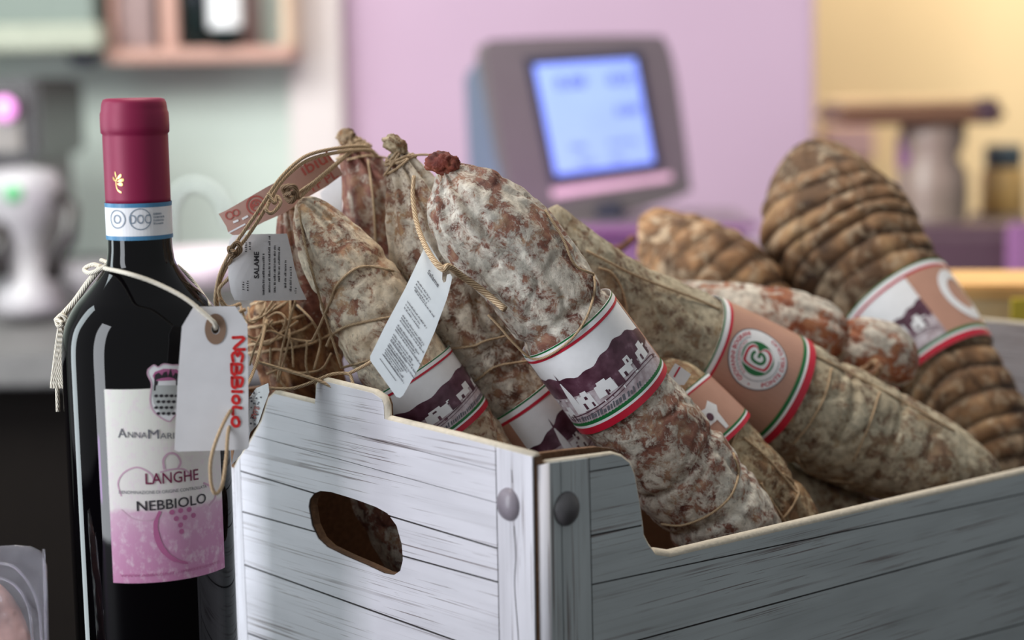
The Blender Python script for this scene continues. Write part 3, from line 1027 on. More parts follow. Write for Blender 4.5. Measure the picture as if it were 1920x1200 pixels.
def band(s, a0, a1, pic=(-1.35, 1.35), style='picture', tilt=0.0, label=None, gap=0.0012, hillseed=0, edge_tilt=0.0):
    """paper band round a salami. x along the circumference (towards image right), y from lower edge upwards"""
    H = abs(a1 - a0)
    ra, rb_ = s.at(a0)[3], s.at(a1)[3]
    ex_ = max(0.0, max(s.at(a0 + H * f)[3] - (ra + (rb_ - ra) * f) for f in (0.25, 0.5, 0.75)))
    R = max(ra, rb_) + gap + ex_
    def surf(x, y, off):
        th = -x / R
        aa = a1 - y + tilt * math.sin(th)
        c, e1, e2, r_, t = s.frame(aa)
        f = (aa - a0) / H
        rr = ra + (rb_ - ra) * f + gap + ex_
        return c + (e1 * math.cos(th) + e2 * math.sin(th)) * (rr + off)
    V, F, U = [], [], []
    n, mrows = 96, 10
    for j in range(mrows + 1):
        for k in range(n + 1):
            x = -PI * R + 2 * PI * R * k / n
            V.append(surf(x, H * j / mrows, 0))
    for j in range(mrows):
        for k in range(n):
            F.append((j * (n + 1) + k, j * (n + 1) + k + 1, (j + 1) * (n + 1) + k + 1, (j + 1) * (n + 1) + k))
    b = mesh_obj('paper_band', V, F, M['paper'], s.root, True, None, label)
    sm = b.modifiers.new('s', 'SOLIDIFY'); sm.thickness = 0.0003; sm.offset = -1
    ml = R * 0.10
    C = PI * R
    def strip(nm, y0, y1, mat, x0=-C, x1=C, off=0.0002):
        k = 90
        m_ = max(1, int((y1 - y0) / H * 10))
        polys = [[(x0 + (x1 - x0) * i / k, y0 + (y1 - y0) * j / m_), (x0 + (x1 - x0) * (i + 1) / k, y0 + (y1 - y0) * j / m_), (x0 + (x1 - x0) * (i + 1) / k, y0 + (y1 - y0) * (j + 1) / m_), (x0 + (x1 - x0) * i / k, y0 + (y1 - y0) * (j + 1) / m_)] for i in range(k) for j in range(m_)]
        return decal(nm, polys, surf, mat, b, off)
    px0, px1 = pic[0] * R, pic[1] * R
    # pink sectors
    pinks = []
    if px0 > -C: strip('pink_print', 0, H, M['pink'], -C, px0, 0.00014)
    if px1 < C: strip('pink_print', 0, H, M['pink'], px1, C, 0.00014)
    strip('green_stripe', H * 0.982, H, M['green'])
    strip('white_stripe', H * 0.935, H * 0.982, M['paper'], off=0.00024)
    strip('red_stripe', H * 0.905, H * 0.935, M['red'])
    strip('green_stripe', H * 0.100, H * 0.140, M['green'])
    strip('white_stripe', H * 0.074, H * 0.100, M['paper'], off=0.00024)
    strip('red_stripe', 0, H * 0.074, M['red'])
    if px1 > px0:
        wpx = px1 - px0
        rnd = random.Random(hillseed)
        xs = [px0 + wpx * i / 40 for i in range(41)]
        def hill(x):
            u = (x - px0) / wpx
            return H * (0.585 + 0.09 * math.sin(u * 3.0 + 0.4) + 0.06 * math.sin(u * 9 + hillseed) + 0.012 * math.sin(u * 47))
        def gl(x):
            u = (x - px0) / wpx
            return H * (0.415 + 0.03 * math.sin(u * 5 + 1))
        decal('printed_hill', [[(xs[i], gl(xs[i])), (xs[i + 1], gl(xs[i + 1])), (xs[i + 1], hill(xs[i + 1])), (xs[i], hill(xs[i]))] for i in range(40)], surf, M['hill'], b, 0.00022, ml)
        decal('printed_ground', [[(xs[i], H * 0.135), (xs[i + 1], H * 0.135), (xs[i + 1], gl(xs[i + 1])), (xs[i], gl(xs[i]))] for i in range(40)], surf, M['ground'], b, 0.0002, ml)
        wh, dkk = [], []
        def bx(u, v, w_, h_, lst):
            x = px0 + u * wpx; y = v * H; w2 = w_ * wpx; h2 = h_ * H
            lst.append([(x, y), (x + w2, y), (x + w2 * 0.96, y + h2), (x + w2 * 0.06, y + h2)])
        # church with its spire, then houses and white cattle
        x = px0 + 0.20 * wpx
        wh.append([(x, H * 0.24), (x + wpx * 0.07, H * 0.24), (x + wpx * 0.055, H * 0.47), (x + wpx * 0.03, H * 0.66), (x + wpx * 0.012, H * 0.48)])
        dkk.append([(x + wpx * 0.024, H * 0.62), (x + wpx * 0.038, H * 0.62), (x + wpx * 0.031, H * 0.74)])
        for u, v, w_, h_ in ((0.26, 0.25, 0.12, 0.16), (0.31, 0.36, 0.05, 0.09), (0.41, 0.30, 0.14, 0.13), (0.44, 0.40, 0.07, 0.06), (0.60, 0.34, 0.10, 0.09), (0.67, 0.39, 0.05, 0.10), (0.77, 0.32, 0.14, 0.12), (0.82, 0.42, 0.06, 0.07), (0.05, 0.2, 0.08, 0.09), (0.12, 0.24, 0.05, 0.1)):
            bx(u, v, w_, h_, wh)
        for u, v, w_, h_ in ((0.55, 0.30, 0.06, 0.14), (0.29, 0.26, 0.02, 0.07), (0.35, 0.26, 0.015, 0.05), (0.47, 0.29, 0.015, 0.06), (0.63, 0.33, 0.02, 0.05), (0.72, 0.30, 0.04, 0.11), (0.80, 0.33, 0.02, 0.06), (0.88, 0.32, 0.03, 0.1), (0.08, 0.17, 0.012, 0.08), (0.11, 0.16, 0.012, 0.07), (0.145, 0.17, 0.012, 0.08)):
            bx(u, v, w_, h_, dkk)
        for i in range(26):
            bx(0.05 + 0.9 * rnd.random(), 0.24 + 0.2 * rnd.random(), 0.004 + 0.02 * rnd.random(), 0.01 + 0.03 * rnd.random(), wh if rnd.random() < 0.5 else dkk)
        decal('printed_houses', wh, surf, M['paper'], b, 0.0003, ml)
        decal('printed_details', dkk, surf, M['hill'], b, 0.00036, ml)
        path = [(px0 + wpx * u, H * v) for u, v in ((0.08, 0.21), (0.3, 0.235), (0.5, 0.27), (0.7, 0.31), (0.88, 0.29), (0.96, 0.24))]
        decal('printed_path', stroke(path, H * 0.011, smooth=10) + stroke([(a, c - H * 0.035) for a, c in path], H * 0.006, smooth=10), surf, M['hill'], b, 0.0003)
        polys = fine_lines(1, px0 + wpx * 0.14, px0 + wpx * 0.92, lambda i: H * 0.155, H * 0.06, 3 + hillseed)
        polys = [[(x + (y - H * 0.155) * 0.4, y) for x, y in p] for p in polys]
        decal('printed_lettering', polys, surf, M['greyink'], b, 0.0003)
    b['_H'] = H
    return b, surf, R, H

def tuft(parent, px, py, d, rx, ry, mat, seed, name='casing_tuft', ang=0.0):
    bm = bmesh.new()
    bmesh.ops.create_icosphere(bm, subdivisions=4, radius=1)
    c = P(px, py, d)
    k = d / FPX
    V = []
    for v in bm.verts:
        q = v.co
        dsp = 1 + 0.28 * noise.noise(q * 1.8 + Vector((seed, 0, 0))) + 0.14 * noise.noise(q * 5 + Vector((seed, 2, 0)))
        dsp -= 0.22 * max(0, 1 - abs(noise.noise(q * 2.6 + Vector((0, seed, 0)))) * 8)
        x, y = q.x * rx * dsp * k, q.z * ry * dsp * k
        x, y = x * math.cos(ang) - y * math.sin(ang), x * math.sin(ang) + y * math.cos(ang)
        V.append(c + RT * x + UPV * y + FWD * (q.y * min(rx, ry) * dsp * k))
    bm.verts.index_update()
    F = [tuple(v.index for v in f.verts) for f in bm.faces]
    bm.free()
    return mesh_obj(name, V, F, mat, parent)
def wraps(s, a, n, r, mat=None, pitch=0.0016, tr=0.0008, seed=1, name='knot'):
    """several turns of twine wound round the neck"""
    rnd = random.Random(seed)
    paths = []
    for i in range(n):
        paths.append(s.ring_path(a + i * pitch, slant=rnd.uniform(-0.002, 0.002), off=r, wob=0.0006, n=28))
    return tubes(name, paths, tr, mat or M['twine'], s.root, 6)

# -- front salami
S1 = Sal('salami', 'large mottled salami across the front with dark red tuft and landscape paper band', [(832, 318, 0.832, 14), (843, 332, 0.834, 38), (864, 364, 0.836, 74), (903, 420, 0.839, 95), (985, 500, 0.843, 97), (1050, 588, 0.849, 97), (1112, 672, 0.855, 96), (1168, 748, 0.861, 97), (1235, 830, 0.868, 99), (1305, 915, 0.876, 100), (1375, 1005, 0.884, 92), (1430, 1080, 0.89, 70), (1455, 1115, 0.892, 25)], M['sal_front'], 1, 1.0, 1.2, nring=120, step=0.0011, ties=[(1085, 560), (1280, 850), (1345, 930)])
tuft(S1.root, 829, 306, 0.83, 31, 22, M['blob'], 4, ang=-0.1)
b1, sf1, R1, H1 = band(S1, S1.near(1062, 603), S1.near(1167, 748), pic=(-1.5, 1.35), hillseed=1, label='landscape picture band with red, white and green edges')
# -- second salami (behind the front one)
S2 = Sal('salami', 'mottled salami with twine-wrapped knot at the top, in the middle behind the front salami', [(742, 285, 0.872, 14), (752, 305, 0.873, 26), (770, 345, 0.874, 46), (795, 410, 0.877, 72), (826, 500, 0.881, 86), (868, 590, 0.887, 88), (925, 680, 0.892, 86), (985, 765, 0.895, 84), (1050, 860, 0.900, 82), (1110, 940, 0.905, 60), (1135, 975, 0.906, 20)], M['sal_mid'], 2, 1.1, 1.4, nring=96, ties=[(905, 650), (930, 690)])
b2, sf2, R2, H2 = band(S2, S2.near(972, 742), S2.near(1072, 893), pic=(-0.45, 2.6), hillseed=4, label='landscape picture band with pink overlap')
tuft(S2.root, 742, 272, 0.87, 26, 17, M['sal_tan'], 9, ang=-0.6)
wraps(S2, 0.000, 5, 0.0008, tr=0.0007, seed=2)
# -- left salami
S3 = Sal('salami', 'pale tapering salami at the left with tan shoulder, leaning over the hand-hole panel', [(560, 378, 0.862, 10), (572, 388, 0.862, 26), (590, 412, 0.862, 42), (622, 460, 0.862, 62), (662, 520, 0.862, 76), (700, 590, 0.863, 84), (738, 655, 0.864, 86), (790, 735, 0.866, 86), (850, 820, 0.870, 86), (915, 910, 0.876, 78), (950, 960, 0.88, 50), (962, 978, 0.88, 14)], M['sal_left'], 3, 1.0, 1.0, nring=104, step=0.0013, ties=[(675, 520), (700, 600)])
b3, sf3, R3, H3 = band(S3, S3.near(762, 700), S3.near(838, 806), pic=(-2.0, 2.2), hillseed=7, label='landscape picture band partly under the white tag')
# -- back-left reddish salami
S4 = Sal('salami', 'reddish upright salami at the back with a twine-wrapped neck, left of centre', [(655, 262, 0.925, 12), (664, 285, 0.925, 28), (682, 320, 0.925, 42), (700, 370, 0.925, 56), (712, 440, 0.928, 62), (735, 520, 0.93, 64), (770, 600, 0.935, 64), (800, 680, 0.94, 50), (808, 700, 0.94, 15)], M['sal_back'], 4, 1.2, 1.2, nring=72)
tuft(S4.root, 648, 256, 0.922, 20, 15, M['sal_brown'], 3)
wraps(S4, 0.000, 6, 0.0012, pitch=0.0014, tr=0.0008, seed=4)
# -- dark pinkish salami end squeezed left of the pale one
S5 = Sal('salami', 'narrow pinkish salami end between the SALAME tag and the pale left salami', [(540, 372, 0.885, 8), (540, 392, 0.885, 18), (546, 430, 0.886, 28), (556, 490, 0.890, 36), (572, 560, 0.895, 40), (592, 620, 0.905, 40), (612, 670, 0.915, 34), (625, 700, 0.918, 12)], M['sal_back'], 5, 1.2, 1.0, nring=64)
wraps(S5, 0.0, 4, 0.0008, tr=0.0008, seed=6, mat=M['twine_dark'])
# -- brown salami with tangled twine
S6 = Sal('salami', 'short brown salami bound in tangled jute twine behind the swing tag', [(505, 545, 0.898, 20), (515, 568, 0.898, 48), (530, 610, 0.898, 68), (550, 670, 0.90, 74), (575, 740, 0.903, 72), (610, 820, 0.905, 56), (625, 855, 0.905, 20)], M['sal_brown'], 6, 1.3, 1.5, nring=72)
# -- salami under the front one, to the right
S7 = Sal('salami', 'wrinkled tan salami half hidden under the front salami, ending at the low crate edge', [(1215, 680, 0.912, 16), (1232, 700, 0.912, 44), (1262, 735, 0.911, 62), (1300, 782, 0.910, 74), (1350, 845, 0.911, 80), (1415, 925, 0.914, 80), (1475, 990, 0.917, 70), (1525, 1048, 0.919, 40), (1535, 1060, 0.919, 12)], M['sal_tan'], 7, 1.2, 0.4, nring=88, ties=[(1440, 930)])
b7, sf7, R7, H7 = band(S7, S7.near(1268, 742), S7.near(1336, 828), pic=(5, 4), style='plain', label='pink paper band with a white cow')
cow = [(-0.0065, 0.0095), (0.003, 0.0095), (0.0035, 0.004), (0.0055, 0.004), (0.0062, 0.012), (0.0085, 0.0145), (0.006, 0.0185), (0.002, 0.0165), (-0.006, 0.0175), (-0.0105, 0.015), (-0.0095, 0.004), (-0.008, 0.004)]
decal('printed_cow', [[(x + 0.006, y + 0.001) for x, y in cow]], sf7, M['paper'], b7, 0.0004, 0.001)
decal('printed_details', [circle(0.001, 0.0145, 0.0014, 10), circle(0.007, 0.0135, 0.0019, 10)], sf7, M['hill'], b7, 0.0006, 0.001)
# -- salami with the round emblem
S8 = Sal('salami', 'long grey-white salami with pink band and round green G emblem', [(1036, 388, 0.905, 10), (1044, 405, 0.905, 22), (1060, 440, 0.908, 40), (1100, 505, 0.914, 70), (1163, 575, 0.930, 92), (1240, 622, 0.940, 99), (1320, 662, 0.948, 102), (1402, 706, 0.955, 108), (1490, 754, 0.962, 110), (1590, 802, 0.970, 108), (1690, 848, 0.977, 100), (1770, 880, 0.983, 84), (1825, 900, 0.986, 62), (1862, 912, 0.988, 34), (1874, 915, 0.988, 10)], M['sal_grey'], 8, 0.9, 0.5, nring=120, step=0.0012, ties=[(1540, 775), (1640, 820)])
b8, sf8, R8, H8 = band(S8, S8.near(1298, 648), S8.near(1460, 736), pic=(5, 4), style='emblem', label='salmon pink paper band with round emblem')
# emblem
ex, ey = 0.0112, H8 * 0.575
er = 0.0168
decal('emblem_disc', ring(ex, ey, 0.00001, er, 44), sf8, M['paper'], b8, 0.00040, 0.0016)
decal('emblem_outline', ring(ex, ey, er * 0.985, er * 1.02, 60), sf8, M['greyink'], b8, 0.00046, 0.0016)
decal('emblem_green', ring(ex, ey, 0.00001, er * 0.56, 40), sf8, M['green'], b8, 0.00048, 0.0016)
decal('emblem_ring', ring(ex, ey, er * 0.71, er * 0.73, 60, 0.2 * PI, 1.6 * PI), sf8, M['greyink'], b8, 0.00048, 0.0016)
Bp = [(-0.30, -0.38), (-0.36, 0.0), (-0.30, 0.40), (-0.1, 0.47), (0.18, 0.44), (0.36, 0.30), (0.36, 0.14), (0.22, 0.02), (0.38, -0.12), (0.40, -0.30), (0.22, -0.46), (-0.1, -0.46)]
def Bs(k):
    return [(ex + x * er * k * 0.92, ey + y * er * k * 0.92) for x, y in catmull(Bp + [Bp[0]], 5)[:-1]]
decal('emblem_b_outline', [Bs(1.16)], sf8, M['paper'], b8, 0.00054, 0.0016)
decal('emblem_b_red', [Bs(1.06)], sf8, M['red'], b8, 0.00060, 0.0016)
decal('emblem_b_white', [Bs(0.86)], sf8, M['paper'], b8, 0.00066, 0.0016)
gp = [(0.17, 0.15), (0.06, 0.21), (-0.07, 0.19), (-0.14, 0.08), (-0.14, -0.12), (-0.05, -0.22), (0.08, -0.22), (0.17, -0.12), (0.16, -0.02), (0.02, -0.02)]
decal('emblem_letter_g', stroke([(ex + x * er, ey + y * er) for x, y in gp], er * 0.095, smooth=5), sf8, M['green'], b8, 0.00072, 0.0016)
decal('emblem_lettering', text_arc('GIOVANNI BOGRANI', ex, ey, er * 0.78, er * 0.15, PI * 0.56, 2.35, 0.02), sf8, M['red'], b8, 0.00050, 0.0016)
decal('emblem_lettering', text_arc("PONTE DELL'OLIO", ex, ey, er * 0.78, er * 0.15, -PI * 0.46, 2.2, 0.02, outside=False), sf8, M['red'], b8, 0.00050, 0.0016)
decal('emblem_lettering', text_arc('SALUMIFICIO', ex, ey, er * 0.60, er * 0.08, PI * 0.6, 1.9, 0.0) + [circle(ex - er * 0.86, ey - er * 0.1, er * 0.03, 8)], sf8, M['red'], b8, 0.00050, 0.0016)
# -- grey salami deep under the emblem one
S9 = Sal('salami', 'dark salami deep in the crate under the emblem salami', [(1390, 870, 0.985, 30), (1430, 905, 0.985, 60), (1500, 955, 0.987, 78), (1600, 1010, 0.99, 80), (1700, 1065, 0.993, 60), (1725, 1080, 0.993, 15)], M['sal_grey'], 9, 1.0, 0.5, nring=64)
# -- small whitish salamis
S10 = Sal('small_salami', 'small white-speckled salami behind the emblem salami, blunt end facing right', [(1240, 570, 1.02, 15), (1270, 568, 1.02, 38), (1340, 580, 1.015, 52), (1420, 600, 1.01, 66), (1490, 615, 1.01, 70), (1548, 630, 1.008, 58), (1578, 640, 1.008, 32), (1586, 643, 1.008, 8)], M['sal_white'], 10, 1.0, 0.6, nring=88, group='small white salamis')
S11 = Sal('small_salami', 'small orange and white salami next to the paper band of the big netted coppa', [(1568, 622, 1.02, 12), (1585, 632, 1.018, 38), (1618, 650, 1.01, 56), (1655, 670, 1.01, 62), (1688, 690, 1.01, 48), (1706, 704, 1.01, 24), (1712, 708, 1.01, 8)], M['sal_white'], 11, 1.0, 0.6, nring=80, group='small white salamis')
tubes('casing_flap', [pix_curve([(1585, 690, 0.985), (1612, 704, 0.975), (1640, 700, 0.97), (1648, 688, 0.972), (1638, 680, 0.978), (1620, 694, 0.98), (1596, 702, 0.985)])], 0.0022, M['sal_brown'], S11.root, 8, 'curled brown casing end')
# -- salami seen through the hand hole
S12 = Sal('salami', 'grey salami inside the crate, seen through the hand hole', [(690, 860, 0.90, 20), (712, 895, 0.895, 60), (755, 960, 0.888, 76), (810, 1050, 0.885, 78), (860, 1130, 0.885, 60), (880, 1165, 0.885, 20)], M['sal_front'], 12, 1.0, 0.5, nring=64)
# -- netted coppa, big and small
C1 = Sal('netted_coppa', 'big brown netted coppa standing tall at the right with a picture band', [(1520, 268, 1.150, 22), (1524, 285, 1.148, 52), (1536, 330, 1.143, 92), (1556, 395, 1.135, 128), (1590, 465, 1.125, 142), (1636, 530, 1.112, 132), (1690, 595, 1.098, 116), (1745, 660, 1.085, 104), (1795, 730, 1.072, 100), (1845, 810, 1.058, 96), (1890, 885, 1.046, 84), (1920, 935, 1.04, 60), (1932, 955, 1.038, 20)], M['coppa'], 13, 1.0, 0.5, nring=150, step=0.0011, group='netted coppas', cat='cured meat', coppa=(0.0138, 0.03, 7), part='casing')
bC, sfC, RC, HC = band(C1, C1.near(1690, 560), C1.near(1778, 690), pic=(-1.3, 0.42), hillseed=11, gap=0.0015, label='landscape picture band with pink overlap')
decal('emblem_disc', ring(RC * 1.22, HC * 0.52, HC * 0.20, HC * 0.33, 40), sfC, M['paper'], bC, 0.0004, 0.002)
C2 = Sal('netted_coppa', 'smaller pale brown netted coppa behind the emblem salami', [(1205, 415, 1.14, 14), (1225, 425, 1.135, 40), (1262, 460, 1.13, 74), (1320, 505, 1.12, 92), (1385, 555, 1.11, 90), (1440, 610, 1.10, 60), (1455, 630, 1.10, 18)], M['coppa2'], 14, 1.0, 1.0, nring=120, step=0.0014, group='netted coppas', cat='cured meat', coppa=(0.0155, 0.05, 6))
tubes('casing_end', [pix_curve([(1188, 445, 1.13), (1165, 465, 1.125), (1140, 470, 1.12), (1128, 478, 1.12)])], 0.0022, M['sal_brown'], C2.root, 8, 'thin orange casing end')
# net cords
for s, cfg in ((C1, 0.0138), (C2, 0.0155)):
    paths = []
    k = 2
    while k * cfg < s.len - 0.02:
        a = k * cfg
        path = []
        for i in range(61):
            th = -PI + 2 * PI * i / 60
            aa = a
            for _ in range(3):
                c, e1, e2, R, t = s.frame(aa)
                p = c + (e1 * math.cos(th) + e2 * math.sin(th)) * R
                aa = a - (0.0045 * noise.noise(p * 30 + Vector((s.seed, 0, 0))) + 0.0015 * math.sin(2 * th + s.ph[0]))
            c, e1, e2, R, t = s.frame(aa)
            rr, _ = s.surf_r(aa, th, R, c, e1, e2)
            path.append(c + (e1 * math.cos(th) + e2 * math.sin(th)) * (rr + 0.0002))
        paths.append(path)
        k += 1
    tubes('net', paths, 0.0006, M['twine_dark'], s.root, 5)

# twine laid over the salamis
TR = 0.00062
def tw(s, name, lists, default, r=TR, mat=None, bv=None, lift=0.0008):
    for l in lists:
        tubes(name, [drape(l, default, lift, bvhs=bv)], r, mat or M['twine'], s.root, 7)
tw(S1, 'twine', [[(1022, 393), (1055, 447), (1078, 497), (1113, 514)], [(1113, 514), (1115, 543), (1101, 593), (1072, 635), (1030, 666), (997, 672), (963, 643), (938, 614), (915, 590)]], 0.84, bv=[S1.bvh], lift=0.0026)
tw(S1, 'twine', [[(1255, 700), (1283, 735), (1310, 790), (1318, 822), (1300, 855), (1250, 885), (1200, 905)], [(1375, 850), (1385, 885), (1370, 930), (1330, 965), (1280, 985), (1240, 983)]], 0.87, bv=[S1.bvh, S7.bvh])
strand = pix_curve([(776, 330, 0.842), (774, 370, 0.838), (782, 420, 0.830), (798, 462, 0.816), (815, 490, 0.8075), (831, 504, 0.8055), (842, 500, 0.807), (866, 518, 0.820), (905, 545, 0.823), (947, 580, 0.8175)])
tw(S7, 'twine', [[(1467, 887), (1487, 903), (1497, 927), (1473, 967), (1440, 990)], [(1427, 905), (1443, 940), (1437, 980)], [(1443, 933), (1477, 985)], [(1395, 820), (1440, 860), (1500, 930)], [(1385, 800), (1370, 850), (1380, 900), (1340, 960)]], 0.89, bv=[S7.bvh])
tw(S8, 'twine', [[(1520, 662), (1575, 690), (1658, 733), (1720, 768), (1790, 808)], [(1560, 690), (1548, 740), (1520, 792), (1488, 832)], [(1492, 855), (1508, 880), (1542, 897), (1600, 905)], [(1650, 735), (1630, 797), (1600, 865)], [(1122, 502), (1147, 512), (1167, 543), (1176, 590), (1165, 640)], [(1100, 470), (1200, 520), (1300, 558), (1350, 580)]], 0.93, bv=[S8.bvh])
tw(S3, 'twine', [[(585, 640), (600, 610), (617, 570), (633, 533), (667, 504), (700, 500), (738, 508)], [(612, 650), (622, 630), (647, 613), (690, 602), (745, 592), (790, 580)], [(640, 690), (690, 676), (700, 672)], [(560, 390), (575, 470), (600, 560), (640, 690)]], 0.85, bv=[S3.bvh])
tw(S2, 'twine', [[(840, 655), (889, 648), (908, 640), (950, 630)], [(848, 660), (851, 688), (858, 708), (877, 721), (900, 708), (931, 687), (990, 677)], [(720, 330), (745, 300), (790, 290), (835, 295)]], 0.88, bv=[S2.bvh, S1.bvh])
tw(S4, 'twine', [[(650, 300), (690, 292), (735, 300), (745, 320)], [(690, 300), (700, 380), (705, 470)]], 0.91, bv=[S4.bvh, S2.bvh])
tubes('hanging_strand', [strand], [0.0009 + 0.0007 * min(1, i / 40) for i in range(len(strand))], M['twine'], S2.root, 8, 'thick pale strand')
# tangled jute round the brown salami
rnd = random.Random(11)
tang = []
def jit(pts, dd, k=3):
    return pix_curve([(x + rnd.uniform(-k, k), y + rnd.uniform(-k, k), dd + rnd.uniform(-0.006, 0.006)) for x, y in pts])
base = [[(450, 570), (462, 600), (480, 604), (492, 585), (500, 566)], [(468, 574), (470, 600), (500, 590), (520, 572)], [(497, 600), (520, 585), (535, 600), (520, 622), (500, 612), (490, 640)],
        [(545, 560), (540, 600), (531, 650), (517, 716)], [(553, 562), (545, 610), (540, 640), (524, 720)], [(470, 684), (480, 650), (492, 620), (499, 590), (510, 565)],
        [(530, 600), (545, 640), (552, 690)], [(490, 628), (510, 620), (545, 636), (580, 640), (590, 632)], [(505, 650), (512, 690), (540, 728)], [(575, 640), (578, 690), (600, 735)],
        [(470, 640), (500, 648), (530, 620), (560, 600)], [(445, 575), (440, 600), (455, 625), (480, 630), (510, 600)], [(560, 575), (585, 600), (600, 640), (590, 690)], [(500, 700), (530, 690), (560, 700), (600, 690), (620, 660)]]
for b_ in base:
    tang.append(jit(b_, 0.872))
for f_ in tang:
    tubes('tangled_twine', [f_], 0.0006, M['twine'], S6.root, 6)
wraps(S6, 0.004, 5, 0.0008, pitch=0.006, tr=0.0008, seed=8)
# long strands in front of the crate
fr = [pix_curve([(482, 678, 0.852), (538, 695, 0.848), (601, 715, 0.84), (650, 741, 0.832), (664, 737, 0.832), (660, 713, 0.836), (653, 701, 0.838), (622, 702, 0.84), (587, 716, 0.842), (545, 729, 0.846), (496, 727, 0.85)]),
      pix_curve([(653, 701, 0.838), (675, 690, 0.835), (700, 676, 0.832)])]
for f_ in fr:
    tubes('loose_twine', [f_], 0.0008, M['twine'], S6.root, 7)
fr = [pix_curve([(500, 600, 0.87), (480, 683, 0.84), (453, 741, 0.79), (421, 789, 0.765), (397, 853, 0.758), (395, 901, 0.76), (403, 925, 0.762), (416, 912, 0.764), (424, 859, 0.768), (430, 800, 0.772), (455, 745, 0.80)])]
tubes('hanging_loop', fr, 0.0008, M['twine'], S6.root, 7)
# rope arcs at the top left, from the back knots down to the tangle
arc = [(700, 284, 0.90), (680, 274, 0.89), (630, 278, 0.87), (582, 289, 0.858), (553, 307, 0.85), (525, 335, 0.845), (505, 364, 0.842), (482, 399, 0.84), (457, 435, 0.84), (440, 460, 0.842), (418, 500, 0.85), (408, 530, 0.855), (404, 568, 0.86), (415, 590, 0.87)]
arcs = [pix_curve(arc)]
arcs.append(pix_curve([(x + 5 + 3 * math.sin(i), y + 7, d + 0.002) for i, (x, y, d) in enumerate(arc)]))
arcs.append(pix_curve([(657, 286, 0.88), (630, 307, 0.868), (592, 339, 0.86), (572, 353, 0.858), (545, 372, 0.86)]))
arcs.append(pix_curve([(645, 296, 0.88), (620, 318, 0.868), (588, 346, 0.86), (560, 372, 0.858)]))
arcs.append(pix_curve([(503, 362, 0.842), (515, 381, 0.84), (519, 368, 0.842), (526, 381, 0.84), (511, 399, 0.838), (500, 395, 0.838), (503, 380, 0.84)]))
arcs.append(pix_curve([(430, 520, 0.852), (410, 545, 0.856), (425, 575, 0.86), (450, 570, 0.87)]))
arcs.append(pix_curve([(412, 560, 0.856), (430, 590, 0.87), (460, 580, 0.875)]))
for f_ in arcs:
    tubes('twine_arc', [f_], 0.0009, M['twine'], S4.root, 7)
for f_ in [pix_curve([(430, 470, 0.838), (445, 455, 0.836), (450, 470, 0.836), (436, 480, 0.838), (430, 465, 0.84), (442, 475, 0.834)]), pix_curve([(535, 360, 0.858), (548, 350, 0.854), (556, 365, 0.852), (545, 378, 0.854), (534, 366, 0.858), (550, 362, 0.85)]), pix_curve([(540, 372, 0.858), (530, 352, 0.856), (552, 350, 0.852), (558, 372, 0.856)])]:
    tubes('knot', [f_], 0.0012, M['twine_dark'], S4.root, 7)

# ------------------------------------------------------------------ tags
def dsurf(fn):
    return lambda x, y, off: P(x, y, fn(x, y) - off)
def tagmesh(name, outline, fn, mat, label, cat, cparts=(), holes=(), thick=0.0004, maxlen=25):
    c = P(sum(p[0] for p in outline) / len(outline), sum(p[1] for p in outline) / len(outline), fn(outline[0][0], outline[0][1]))
    t = thing(name, label, cat, tuple(c), None)
    bm = bm2d(outline, holes, maxlen)
    solid('card', bm, dsurf(fn), 0, -thick, mat, t, smooth=False, flip=True)
    return t
# swing tag on the bottle
f1 = lambda x, y: 0.772 + (x - 400) * 0.00006 - (y - 580) * 0.00001
hole1 = circle(404, 617, 7, 18, 9)
T1 = tagmesh('swing_tag', [(363, 575), (441, 574), (464, 608), (467, 838), (462, 843), (334, 847), (327, 843), (333, 715), (341, 612)], f1, M['paper_grey'], 'grey-white swing tag on the wine bottle with NEBBIOLO in red marker', 'tag', holes=[hole1])
decal('reinforcing_ring', [ [a, b, c, d] for a, b, c, d in zip(circle(404, 617, 8, 36, 10), circle(404, 617, 20, 36, 29), circle(404, 617, 20, 36, 29)[1:] + circle(404, 617, 20, 36, 29)[:1], circle(404, 617, 8, 36, 10)[1:] + circle(404, 617, 8, 36, 10)[:1])], dsurf(f1), M['washer'], T1, 0.0003, flip=True)
yy = 633.0
ins = []
LET = {'N': [[(0, 0.05), (0.05, 1), (0.95, 0.1), (1, 1)]], 'E': [[(1, 0.9), (0.4, 1), (0.05, 0.7), (0.45, 0.52), (0.05, 0.35), (0.3, 0.02), (1, 0.1)]],
       'B': [[(0.05, 0), (0.1, 1), (0.8, 0.9), (0.8, 0.6), (0.2, 0.5), (0.95, 0.4), (0.85, 0.05), (0.05, 0)]], 'I': [[(0.4, 0), (0.5, 1)]],
       'O': [[(0.5, 0.85), (0.05, 0.6), (0.1, 0.15), (0.6, 0), (0.95, 0.35), (0.85, 0.75), (0.5, 0.85)]], 'L': [[(0.2, 1), (0.1, 0.1), (1, 0.05)]]}
for ch, hgt, x0_, hh_ in (('N', 22, 436, 22), ('E', 17, 435, 20), ('B', 20, 434, 19), ('B', 20, 435, 19), ('I', 5, 436, 17), ('O', 15, 436, 15), ('L', 15, 436, 16), ('O', 18, 435, 16)):
    for st_ in LET[ch]:
        ins += stroke([(x0_ + b_ * hh_, yy + a_ * hgt) for a_, b_ in st_], 5.7, smooth=4)
        for a_, b_ in (st_[0], st_[-1]):
            ins.append(circle(x0_ + b_ * hh_, yy + a_ * hgt, 3.2, 10))
    yy += hgt + 5.0
decal('handwriting', ins, dsurf(f1), M['redink'], T1, 0.0003, flip=True)
